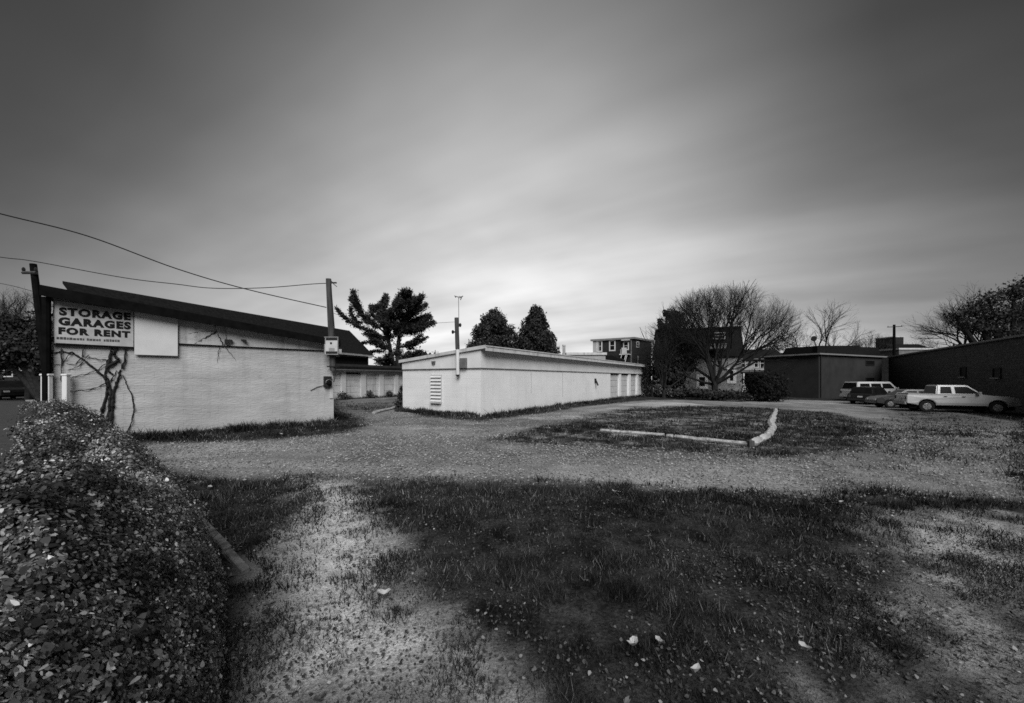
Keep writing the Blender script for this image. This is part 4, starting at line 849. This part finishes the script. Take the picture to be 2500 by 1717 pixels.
for k, (u_, d_, w_, h_, lb) in enumerate(((1985, 120, 26, 30, 'far dark tree clump right of the pale house'), (2100, 115, 30, 26, 'far dark tree clump behind the flat roofs'), (2240, 95, 34, 34, 'far dark tree clump above the grey annex roof'), (2340, 80, 30, 40, 'far dark tree clump left of the dark right tree'), (1430, 150, 60, 20, 'far low tree line behind the centre garage roof'), (1010, 85, 60, 36, 'dark low evergreen mass below the pine'), (1200, 95, 80, 30, 'dark low tree mass under the conifers'))):
    leafy('distant_tree', lb, [C_(u_+q*w_*.5, HV-h_*.9, d_, w_*.5, h_*.8) for q in (-1, 0, 1)]+[C_(u_+w_*.2, HV-h_*1.5, d_, w_*.35, h_*.5)], 2500, .4, (U(u_, 900, d_).x, d_, -.4), .25, group='distant trees on the horizon')
bare_tree('bare_tree', 'bare tree among the far trees above the pale wall at right', (U(2260, 900, 90).x, 90, -.4), 3.5, 6, 3.2, .25, 51, 4, .9, .5, (.2, .9))

# ------------------------------------------------------------------ far houses
def FR(u0, d0, u1, d1): a = U(u0, HV, d0); b = U(u1, HV, d1); return Frame(a.x, a.y, b.x-a.x, b.y-a.y), (b-a).length
# E: flat roofed brick house
F1, L1 = FR(1448, 53, 1547, 50); F2, L2 = FR(1547, 50, 1590, 54)
hE = thing('brick_house', 'dark brick flat roofed house with white trimmed windows and rear stair', 'house', F1.o)
p_ = [F1.o, F2.o, F2.o+F2.d*L2, F1.o+F2.d*L2]; zE = 6.85
def foot(mb, pts, z0, z1): n = len(pts); mb.add([(p.x, p.y, z0) for p in pts]+[(p.x, p.y, z1) for p in pts], [tuple(range(n))[::-1], tuple(range(n, 2*n))]+[(i, (i+1) % n, n+(i+1) % n, n+i) for i in range(n)]); return mb
foot(MB(), p_, -.1, zE).build('wall', m_brickdk, hE)
MB(F1).box(-.02, .9, -.03, -.003, 1.5, zE-.05).build('pale_end_wall', m_palew, hE)
cx = sum((p for p in p_), Vector())/4; big = [cx+(p-cx)*1.09 for p in p_]; foot(MB(), big, zE, zE+.24).build('roof', mat('grey_cornice', .16, .24, 3, .8), hE)
for (ua, ub, vt, vb) in ((1459, 1468, 834, 857), (1490, 1500, 833, 855)):
    a = F1.hit(ua, vb); b = F1.hit(ub, vt); window(hE, F1, a.x, b.x, a.z, b.z, .16)
a = F1.hit(1524, 862); b = F1.hit(1533, 836); window(hE, F1, a.x, b.x, a.z+.5, b.z, .14)
a = F1.hit(1523, 866); b = F1.hit(1535, 850); MB(F1).box(a.x, b.x, -1.0, -.92, a.z, b.z).build('stair_panel', m_whitet, hE)
a = F1.hit(1517, 832, .4); b = F1.hit(1537, 829, .4); MB(F1).box(a.x, b.x, -.5, -.01, a.z, b.z+.02).build('awning', m_whitet, hE)
a = F1.hit(1514, 866, .6); b = F1.hit(1537, 864, .6); st = MB(F1).box(a.x, b.x, -1.0, -.01, a.z-.06, b.z).build('stair_landing', m_whitet, hE)
for uu in (1518, 1528, 1531): c = F1.hit(uu, 866, .9); MB(F1).tube([(c.x, -.9, c.z), (c.x-.55, -1.6, c.z-2.6)], .05, 4).build('stair_stringer', m_whitet, st)
for uu in (1515, 1520): c = F1.hit(uu, 866, .9); MB(F1).tube([(c.x, -.9, c.z), (c.x, -.9, c.z+.7)], .03, 4).build('rail_post', m_whitet, st)
for uu in (1541, ): c = F1.hit(uu, 866, .05); MB(F1).box(c.x-.05, c.x+.05, -.08, -.01, .5, 6.8).build('downspout', mat('grey_spout', .2), hE)
a = F2.hit(1554, 847); b = F2.hit(1559, 836); window(hE, F2, a.x, b.x, a.z, b.z, .08)
c = F2.hit(1557, 880); MB(F2).box(c.x-.08, c.x+.08, -.05, -.01, 2, c.z+.6).build('white_post', m_whitet, hE)
MB(F1).prism([(1.2, 4.1), (L1-.8, 3.8), (L1-.8, 4.05), (3.6, 4.6), (1.2, 4.35)], 'y', -3, -.05).build('porch_roof', m_roofdk, hE)
# F: dark house behind the fan tree
F3, L3 = FR(1600, 45, 1812, 42); F4 = Frame(F3.o.x+F3.d.x*L3, F3.o.y+F3.d.y*L3, F3.n.x, F3.n.y)
hF = thing('dark_house', 'large dark two storey house with pale ground floor behind the bare tree', 'house', F3.o)
MB(F3).box(0, L3, 0, 7, -.3, 4.1).build('wall', mat('pale_stone_wall', .13, .3, 3, .95, .8, 12), hF)
MB(F3).hexa([(-.3, -.3, 4.1), (L3+.2, -.3, 4.1), (L3+.2, 7.2, 4.1), (-.3, 7.2, 4.1), (.2, .3, 7.3), (L3-.05, .3, 7.3), (L3-.05, 6.8, 7.3), (.2, 6.8, 7.3)]).build('upper_storey', m_roofdk, hF)
MB(F3).box(0, L3+.05, .1, 7, 7.303, 7.45).build('roof', m_black, hF)
MB(F3).box(.4, 2.2, 1, 4, 7.453, 8.3).build('chimney', m_brickdk, hF)
for (ua, ub, vt, vb) in ((1743, 1767, 814, 827), (1630, 1649, 820, 832)):
    a = F3.hit(ua, vb, -.1); b = F3.hit(ub, vt, -.1); window(hF, F3, a.x, b.x, a.z, b.z, .12, m_palew, q=-.1); 
for (ua, ub, vt, vb) in ((1707, 1721, 921, 943), (1594, 1606, 908, 929), (1613, 1634, 908, 929), (1782, 1790, 905, 930)):
    a = F3.hit(ua, vb); b = F3.hit(ub, vt); window(hF, F3, a.x, b.x, a.z, b.z, .3 if ua > 1700 else .1)
a = F3.hit(1732, 850, .4); b = F3.hit(1772, 841, .4); bl = MB(F3).box(a.x, b.x, -1.0, -.32, a.z-.1, a.z).build('balcony', m_palew, hF)
for k in range(9): x_ = a.x+(b.x-a.x)*(k+.5)/9; MB(F3).box(x_-.05, x_+.05, -.98, -.9, a.z+.003, b.z).build('baluster', m_palew, bl)
MB(F3).box(a.x, b.x, -1., -.88, b.z+.003, b.z+.06).build('handrail', m_palew, bl)
# G: pale house
F5, L5 = FR(1800, 56, 1918, 55); hG = thing('pale_house', 'pale two storey house with long dark roof and porch behind the dome shrub', 'house', F5.o)
MB(F5).box(0, L5, 0, 8, -.5, 4.4).build('wall', m_palew, hG)
MB(F5).prism([(-.4, 4.35), (8.4, 4.35), (4, 6.2)], 'x', -.5, L5+.5).build('roof', m_roofdk, hG)
MB(F5).box(-.2, L5*.62, -2, -.01, 2.55, 2.85).build('porch_roof', mat('grey_porch', .08, .12, 3, .8), hG)
MB(F5).box(-.2, L5*.6, -.1, -.012, -.4, 2.54).build('porch_wall', m_black, hG)
for x_ in (.1, 2.3, L5*.6): MB(F5).box(x_-.08, x_+.08, -1.95, -1.8, -.45, 2.54).build('porch_post', m_whitet, hG)
for uu in (1812, 1848, 1858, 1884, 1900): a = F5.hit(uu, 893); window(hG, F5, a.x-.35, a.x+.35, a.z-.2, a.z+.9, .1)
# H: far small house between
F6, L6 = FR(1922, 90, 1990, 88); hH = thing('far_house', 'small distant house with pale gable right of the pale house', 'house', F6.o)
MB(F6).box(0, L6, 0, 8, -.4, 5.5).build('wall', mat('grey_siding', .12, .2, 2, .9), hH); MB(F6).prism([(-.4, 5.4), (8.4, 5.4), (4, 8)], 'x', -.4, L6+.4).build('roof', m_roofdk, hH)
for uu, vv in ((1938, 885), (1950, 885), (1944, 912)): a = F6.hit(uu, vv); window(hH, F6, a.x-.5, a.x+.5, a.z-.7, a.z+.5, .12)
# K: building with pale end and long dark roof
F7, L7 = FR(1971, 52, 1999, 50); F8 = Frame(F7.o.x+F7.d.x*L7, F7.o.y+F7.d.y*L7, .9, .42)
hK = thing('long_roofed_building', 'building with pale end wall and long dark roof behind the grey annex', 'building', F7.o)
MB(F7).box(0, L7, 0, 5, -.5, 4.7).build('pale_end_wall', m_palew, hK); MB(F8).box(.02, 16, .02, 5, -.5, 4.6).build('wall', m_greyw, hK)
MB(F7).box(-.15, L7+.1, -.25, 5.2, 4.71, 5.95).build('roof_end', m_roofdk, hK); MB(F8).hexa([(.1, -.3, 4.63), (16, -.3, 4.63), (16, 5, 4.63), (.1, 5, 4.63), (.1, .1, 5.95), (16, .1, 6.3), (16, 4, 6.3), (.1, 4, 5.95)]).build('roof', m_roofdk, hK)
for k, uu in enumerate((2046, 2053)): a = U(uu, 852+k*4, 51); MB(F8).box(*(lambda q: (q-.14, q+.14))(F8.hit(uu, 860).x), -.35, -.303, 5.0, 5.12).build('roof_fixture', m_whitet, hK)
dsh = thing('satellite_dish', 'small round dish on a mast above the end of the long dark roof', 'dish', U(1990, 850, 52)); MB().disc(U(1987, 827, 52), (.2, 1, .2), .36, .08, 18).build('dish', m_boxdk, dsh); MB().tube([U(1987, 829, 52.1), U(1992, 845, 52.2)], .06, 6).build('mast', m_boxdk, dsh)
# I: grey annex and J: long masonry building
F9, L9 = FR(1999, 42.4, 2168, 49); hI = thing('grey_annex', 'plain dark grey flat roofed annex behind the parked van', 'building', F9.o); zI = 4.3
wb = MB(F9).box(0, L9-1.6, 0, 6, -.9, zI).box(L9-1.6, L9, .9, 6, -.9, zI); wb.build('wall', m_greyw, hI)
MB(F9).box(-.35, L9+.2, -.3, 6.2, zI+.002, zI+.16).build('roof', mat('grey_roof_edge', .16, .24, 4, .8), hI)
for (ua, ub, vt, vb) in ((2113, 2134, 882, 891), (2113, 2134, 923, 931)): a = F9.hit(ua, vb); b = F9.hit(ub, vt); window(hI, F9, a.x, b.x, a.z, b.z, .05, m_greyw, False)
MB(F9).box(L9-1.5, L9-.1, .8, .88, -.5, 3.9).build('door', m_black, hI); a = F9.hit(2165, 911, -.5); MB(F9).box(L9-1.1, L9-.6, .7, .79, 1.9, 2.4).build('light_box', m_palew, hI)
FJ, LJ = FR(2168, 49, 2500, 24.3); LJ *= 1.35
hJ = thing('long_masonry_building', 'long dark masonry building receding from the right edge with pale roof edge', 'building', FJ.o)
MB(FJ).box(.2, LJ, 0, 12, -.9, zI-.02).build('wall', m_brickr, hJ)
MB(FJ).box(.0, LJ+.3, -.25, 12.2, zI, zI+.13).build('roof_edge', mat('pale_metal_edge', .12, .2, 4, .7), hJ)
MB(FJ).prism([(1, zI+.133), (11.5, zI+.133), (7, zI+1.3)], 'x', 8, LJ).build('roof', m_roofdk, hJ)
for (ua, ub, vt, vb, dx) in ((2346, 2359, 898, 918, 0), (2426, 2444, 900, 920, 0)):
    a = FJ.hit(ua, vb); b = FJ.hit(ub, vt); wq = window(hJ, FJ, a.x, b.x, a.z, b.z, .06, m_greyw, False); MB(FJ).box(a.x-.1, b.x+.1, -.16, -.092, a.z-.15, a.z-.07).build('sill', m_conc, wq)
MB(F9).tube([(.25, -.1, zI-.1), (.25, -.1, -.5)], .06, 6).build('downspout', m_boxdk, hI)
MB(F9).box(L9-1.58, L9-1.48, .70, .9, -.5, 4.0).build('door_frame', m_steel, hI)
# buildings glimpsed on the horizon
def boxhouse(name, label, u0, u1, vt, d, m, roof=True, win=()):
    f, l_ = FR(u0, d, u1, d+.01); zt = EYE+(HV-vt)*d/F; h = thing(name, label, 'house', f.o); hh = zt-(1.4 if roof else .3)
    MB(f).box(0, l_, 0, 6, -.6, hh).build('wall', m, h)
    if roof: MB(f).prism([(-.3, hh+.003), (6.3, hh+.003), (3, zt)], 'x', -.3, l_+.3).build('roof', m_roofdk, h)
    else: MB(f).box(-.15, l_+.15, -.15, 6.15, hh+.003, zt).build('roof', m_trim, h)
    for (uu, vv) in win: a = f.hit(uu, vv); window(h, f, a.x-.45, a.x+.45, a.z-.6, a.z+.6, .12)
    return h
boxhouse('low_pale_building', 'low pale flat roofed building just above the centre garage roof', 1385, 1478, 861, 47, m_palew, False)
boxhouse('dark_roofed_house', 'dark roof glimpsed under the two conifers', 1146, 1300, 838, 62, m_brickdk, True)
boxhouse('far_house', 'far house with chimney right of the short utility pole', 2186, 2206, 821, 110, m_brickdk, False)
boxhouse('far_house', 'wide far building behind the right end of the dark flat roofs', 2190, 2270, 838, 100, mat('grey_siding', .12), True)
boxhouse('left_house', 'dark house beyond the street at the left edge', -60, 100, 862, 42, m_brickdk, True, ((20, 905), (60, 905)))
boxhouse('pale_far_house', 'far pale building between the annex roof and the right wall', 2195, 2300, 850, 70, mat('grey_siding', .12), False)
ch = thing('chimney_pipe', 'slim pale chimney pipe standing above the centre garage roof', 'chimney', (U(1377, 870, 45).x, 45, 0)); p0 = U(1377, 872, 45); MB().box(p0.x-.15, p0.x+.15, 44.85, 45.15, 0, U(0, 845, 45).z).build('stack', m_palew, ch); MB().box(p0.x-.19, p0.x+.19, 44.8, 45.2, U(0, 845, 45).z+.003, U(0, 843, 45).z+.05).build('cap', m_trim, ch)
# pavement by the right street, pale kerb
a, b = G(1912, 960), G(2000, 962); kb = thing('pavement_kerb', 'pale kerb along the street by the dark sedan', 'kerb', a)
for k in range(8):
    p, q = a.lerp(b, k/8+.004), a.lerp(b, (k+1)/8-.004); MB().box(p.x, q.x, p.y-.25, p.y+.25, p.z-.1, p.z+.13).build('kerbstone', m_conc, kb, bevel=.02)
fa = [(-34, 24.5), (-15.5, 21.3)]
tag(MB().hexa([(-34, 26.5, -.05), (-16.5, 22.8, -.05), (-16.5, 24.3, -.05), (-34, 28.5, -.05), (-34, 26.5, .12), (-16.5, 22.8, .12), (-16.5, 24.3, .12), (-34, 28.5, .12)]).build('pavement', m_conc), 'pale pavement across the lot at the left edge', kind='structure')
wl = thing('low_garden_wall', 'low pale garden wall under the bay window of the dark house', 'wall', (14.5, 39.5, 0)); p0 = U(1586, 960, 39.6); p1 = U(1645, 960, 39.6); MB().box(p0.x, p1.x, 39.6, 39.9, -.3, 1.25).build('wall', mat('rough_pale_stone', .2, .4, 3, .95, .8, 14), wl); MB().box(p0.x-.05, p1.x+.05, 39.55, 39.95, 1.253, 1.33).build('coping', m_conc, wl)

# ------------------------------------------------------------------ vehicles
def vehicle(name, label, cat, loc, rot, paint, Lh, W, belt, H, wx, wr, cab, wins, hood, tail, nose_z=.45, bed=None, group=None, sill=.32):
    # side outline in x (forward) and z, wheel arches cut out; cab = (rear base, rear top, front top, front base)
    t = thing(name, label, cat, loc, group); t.rotation_euler = (0, 0, rot)
    x0, x1 = -Lh/2, Lh/2; out = [(x0+.05, sill+.1), (x0, .6), (x0+.03, tail-.06), (x0+.12, tail)]
    out += [(cab[0], belt), (cab[3], belt), (cab[3]+.35, hood+.02), (x1-.35, hood-.05), (x1-.08, hood-.14), (x1, nose_z+.15), (x1-.04, sill+.05)]
    bot = []
    for cx in sorted(wx, reverse=True):
        R_ = wr+.07; bot.append((cx+R_, sill))
        for k in range(1, 8): a = math.pi*k/8; bot.append((cx+R_*math.cos(a), max(sill, wr)+R_*math.sin(a)*.95))
        bot.append((cx-R_, sill))
    prof = out+bot; h = W/2; mb = MB(); n = len(prof)
    def wz(z, s): return s*(h-.02*(z > .9)-.05*max(0, (z-.6)/.6) if z > .6 else h-.04*(1-z/.6))
    vs = [(x, wz(z, -1), z) for x, z in prof]+[(x, wz(z, 1), z) for x, z in prof]
    mb.add(vs, [tuple(range(n))[::-1], tuple(range(n, 2*n))]+[(i, (i+1) % n, n+(i+1) % n, n+i) for i in range(n)])
    def bld(mb, nm, m, par=t, bev=0, sm=False):
        me = bpy.data.meshes.new(nm); me.from_pydata([tuple(v) for v in mb.v], [], mb.f); bm = bmesh.new(); bm.from_mesh(me); bmesh.ops.recalc_face_normals(bm, faces=bm.faces)
        if bev: bmesh.ops.bevel(bm, geom=[e for e in bm.edges if len(e.link_faces) == 2 and .35 < e.calc_face_angle(0)], offset=bev, segments=2, affect='EDGES', clamp_overlap=True)
        bm.to_mesh(me); bm.free()
        if sm:
            for p in me.polygons: p.use_smooth = True
        me.materials.append(m); o = bpy.data.objects.new(nm, me); COL.objects.link(o); o.parent = par; return o
    bld(mb, 'body', paint, bev=.03)
    yb, yt = h-.075, h-.24; z0 = belt-.03
    def side(x, z, s, off=0): f = (z-z0)/(H-z0); return (x, s*(yb+(yt-yb)*f+off), z)
    mb = MB(); a, b_, c, d = cab
    mb.hexa([side(a, z0, -1), side(d, z0, -1), side(d, z0, 1), side(a, z0, 1), side(b_, H, -1), side(c, H, -1), side(c, H, 1), side(b_, H, 1)]); bld(mb, 'cabin', paint, bev=.05)
    for s in (-1, 1):
        for q in wins:
            mb = MB(); vsq = [side(x, z, s, .006) for x, z in q]+[side(x, z, s, -.02) for x, z in q]; k = len(q)
            mb.add(vsq, [tuple(range(k)), tuple(range(k, 2*k))[::-1]]+[(i, (i+1) % k, k+(i+1) % k, k+i) for i in range(k)]); bld(mb, 'side_window', m_glass)
    def cross(xa, xb, nm):     # windscreen / rear glass on the sloping end
        f0, f1 = .12, .88; mb = MB(); sg = 1 if xa > 0 and xa >= xb else -1
        pA = [(xa+(xb-xa)*f, z0+(H-z0)*f, yb+(yt-yb)*f-.09) for f in (f0, f1)]; o_ = .012*(1 if nm == 'windscreen' else -1)
        mb.hexa([(pA[0][0]+o_, -pA[0][2], pA[0][1]), (pA[0][0]+o_, pA[0][2], pA[0][1]), (pA[0][0]-o_*3, pA[0][2], pA[0][1]), (pA[0][0]-o_*3, -pA[0][2], pA[0][1]), (pA[1][0]+o_, -pA[1][2], pA[1][1]), (pA[1][0]+o_, pA[1][2], pA[1][1]), (pA[1][0]-o_*3, pA[1][2], pA[1][1]), (pA[1][0]-o_*3, -pA[1][2], pA[1][1])]); bld(mb, nm, m_glass)
    cross(d, c, 'windscreen'); cross(a, b_, 'rear_window')
    for cx in wx:
        for s in (-1, 1):
            y = s*(h-.13); mb = MB(); mb.tube([(cx, y-.11, wr), (cx, y-.09, wr), (cx, y+.09, wr), (cx, y+.11, wr)], [wr*.9, wr, wr, wr*.9], 22); tw = bld(mb, 'wheel', m_rubber)
            mb = MB(); yy = y+s*.112; mb.tube([(cx, yy-.008*s, wr), (cx, yy, wr)], [wr*.6, wr*.55], 18); bld(mb, 'rim', m_rim, tw)
            for k in range(5): an_ = 2*math.pi*k/5; mb = MB(); mb.tube([(cx+.05*math.cos(an_), yy+.006*s, wr+.05*math.sin(an_)), (cx+wr*.52*math.cos(an_), yy+.006*s, wr+wr*.52*math.sin(an_))], .02, 4); bld(mb, 'spoke', m_rim, tw)
            mb = MB(); R_ = wr+.075; zc = max(sill, wr)
            for k in range(8): a0_, a1_ = math.pi*k/8, math.pi*(k+1)/8; mb.tube([(cx+R_*math.cos(a0_), s*(h-.03), zc+R_*.95*math.sin(a0_)), (cx+R_*math.cos(a1_), s*(h-.03), zc+R_*.95*math.sin(a1_))], .028, 5)
            bld(mb, 'wheel_arch', paint)
    for s in (-1, 1):
        mb = MB(); mb.box(x1-.1, x1+.01, *sorted((s*(h-.42), s*(h-.12))), hood-.33, hood-.2); bld(mb, 'headlight', mat('headlight_glass', .5, .6, 5, .1), bev=.01)
        mb = MB(); mb.box(x0-.01, x0+.08, *sorted((s*(h-.26), s*(h-.1))), tail-.35, tail-.12); bld(mb, 'tail_light', mat('tail_lamp', .06, .08, 5, .2), bev=.01)
        mb = MB(); mb.box(d-.35, d-.2, *sorted((s*(h-.02), s*(h+.13))), belt+.05, belt+.19); bld(mb, 'wing_mirror', paint, bev=.02)
        for xd in (cab[0]+.35, cab[0]+1.2): mb = MB(); mb.box(xd, xd+.14, *sorted((s*(h-.045), s*(h+.0))), belt-.14, belt-.11); bld(mb, 'door_handle', m_boxdk)
    mb = MB(); mb.box(x1-.06, x1+.06, -h+.06, h-.06, sill+.02, sill+.2); bld(mb, 'front_bumper', paint if not bed else m_steel, bev=.03)
    mb = MB(); mb.box(x0-.1, x0+.03, -h+.06, h-.06, sill+.02, sill+.22); bld(mb, 'rear_bumper', paint if not bed else m_steel, bev=.03)
    mb = MB(); mb.box(x0-.018, x0-.001, -.17, .17, sill+.3, sill+.42); bld(mb, 'number_plate', m_whitet)
    mb = MB(); mb.box(x0+.2, x1-.2, -h+.2, h-.2, .22, sill+.03); bld(mb, 'underbody', m_black)
    if bed:
        mb = MB(); mb.box(bed[0], bed[1], -h+.16, h-.16, belt-.0, belt+.012); bld(mb, 'cargo_bed', m_black)
        for s in (-1, 1): mb = MB(); mb.box(bed[0]-.02, bed[1], *sorted((s*(h-.155), s*(h-.085))), belt-.02, belt+.04); bld(mb, 'bed_rail', paint, bev=.01)
    return t
m_silver = mat('silver_car_paint', .42, .5, 2, .35, metal=.25, spec=.5); m_dkcar = mat('dark_car_paint', .012, .018, 2, .2, spec=.5); m_whcar = mat('white_car_paint', .5, .58, 2, .35, spec=.5); m_grcar = mat('grey_car_paint', .035, .05, 2, .3, spec=.5)
def place(u, v, ang): p = G(u, v); return p
rw = U(2264, 1007, 22.6); ang = math.radians(-26)
ctr = Vector((28.8, 24.3, 0))+Vector((-math.sin(ang), math.cos(ang), 0))*.9
vehicle('pickup_truck', 'silver extended cab pickup truck parked before the long dark wall', 'pickup truck', (ctr.x, ctr.y, gzf(ctr.x, ctr.y)), ang, m_silver, 5.2, 1.85, 1.18, 1.78, (-1.6, 1.6), .38, (-1.15, -1.05, .35, 1.05),
        [[(-.95, 1.24), (-.4, 1.24), (-.42, 1.68), (-.9, 1.68)], [(-.24, 1.24), (.84, 1.24), (.34, 1.68), (-.26, 1.68)]], 1.12, 1.16, bed=(-2.48, -1.25), sill=.46)
p = Vector((U(2110, 0, 37).x, 37, 0)); vehicle('parked_van', 'white roofed van partly hidden behind the dark hatchback', 'van', (p.x+2.0, 38.4, gzf(p.x, 37)), R(4), m_whcar, 5.0, 1.9, 1.15, 1.9, (-1.5, 1.5), .34, (-2.42, -2.2, 1.3, 2.0),
        [[(-2.1, 1.22), (-1.0, 1.22), (-1.0, 1.72), (-2.0, 1.72)], [(-.85, 1.22), (.2, 1.22), (.2, 1.72), (-.85, 1.72)], [(.35, 1.22), (1.6, 1.22), (1.2, 1.72), (.35, 1.72)]], 1.08, 1.1)
p = U(2122, 0, 32); vehicle('parked_car', 'dark hatchback seen from behind with pale number plate beside the van', 'car', (31.4, 33.2, gzf(p.x, 32)), R(28), m_dkcar, 4.2, 1.8, .95, 1.5, (-1.3, 1.3), .32, (-1.95, -1.6, .4, 1.1),
        [[(-1.6, 1.0), (-.5, 1.0), (-.5, 1.38), (-1.4, 1.38)], [(-.4, 1.0), (.85, 1.0), (.35, 1.38), (-.4, 1.38)]], .95, .95)
p = U(2222, 0, 27); vehicle('parked_car', 'dark grey car with sloping bonnet half hidden behind the pickup', 'car', (p.x+1.5, 28.6, gzf(p.x, 27)), R(158), m_grcar, 4.4, 1.75, .92, 1.4, (-1.35, 1.35), .32, (-1.7, -1.2, .35, 1.05),
        [[(-1.3, .97), (-.3, .97), (-.3, 1.3), (-1.0, 1.3)], [(-.2, .97), (.8, .97), (.3, 1.3), (-.2, 1.3)]], .88, .95)
p = U(1958, 0, 50); vehicle('parked_car', 'dark sedan parked in the street behind the pale kerb', 'car', (p.x+.3, 50, gzf(p.x, 50)), R(182), m_dkcar, 4.6, 1.8, .92, 1.42, (-1.4, 1.4), .32, (-1.75, -1.1, .4, 1.2),
        [[(-1.3, .97), (-.3, .97), (-.3, 1.3), (-1.0, 1.3)], [(-.2, .97), (.95, .97), (.35, 1.3), (-.2, 1.3)]], .86, .95)
p = U(1815, 0, 49); vehicle('parked_car', 'white car peeking out left of the dome shrub', 'car', (p.x+1.2, 49, gzf(p.x, 49)), R(5), m_whcar, 4.4, 1.8, .95, 1.45, (-1.35, 1.35), .32, (-1.9, -1.6, .4, 1.1),
        [[(-1.5, 1.0), (-.4, 1.0), (-.4, 1.33), (-1.4, 1.33)], [(-.3, 1.0), (.85, 1.0), (.35, 1.33), (-.3, 1.33)]], .92, .98)
p = U(25, 0, 29); vehicle('parked_car', 'dark car with a bright headlight beyond the lot at the left edge', 'car', (p.x-1.0, 29.5, 0), R(-20), m_dkcar, 4.5, 1.8, .95, 1.48, (-1.35, 1.35), .32, (-1.8, -1.4, .4, 1.1),
        [[(-1.4, 1.0), (-.4, 1.0), (-.4, 1.33), (-1.2, 1.33)], [(-.3, 1.0), (.85, 1.0), (.35, 1.33), (-.3, 1.33)]], .92, .98)
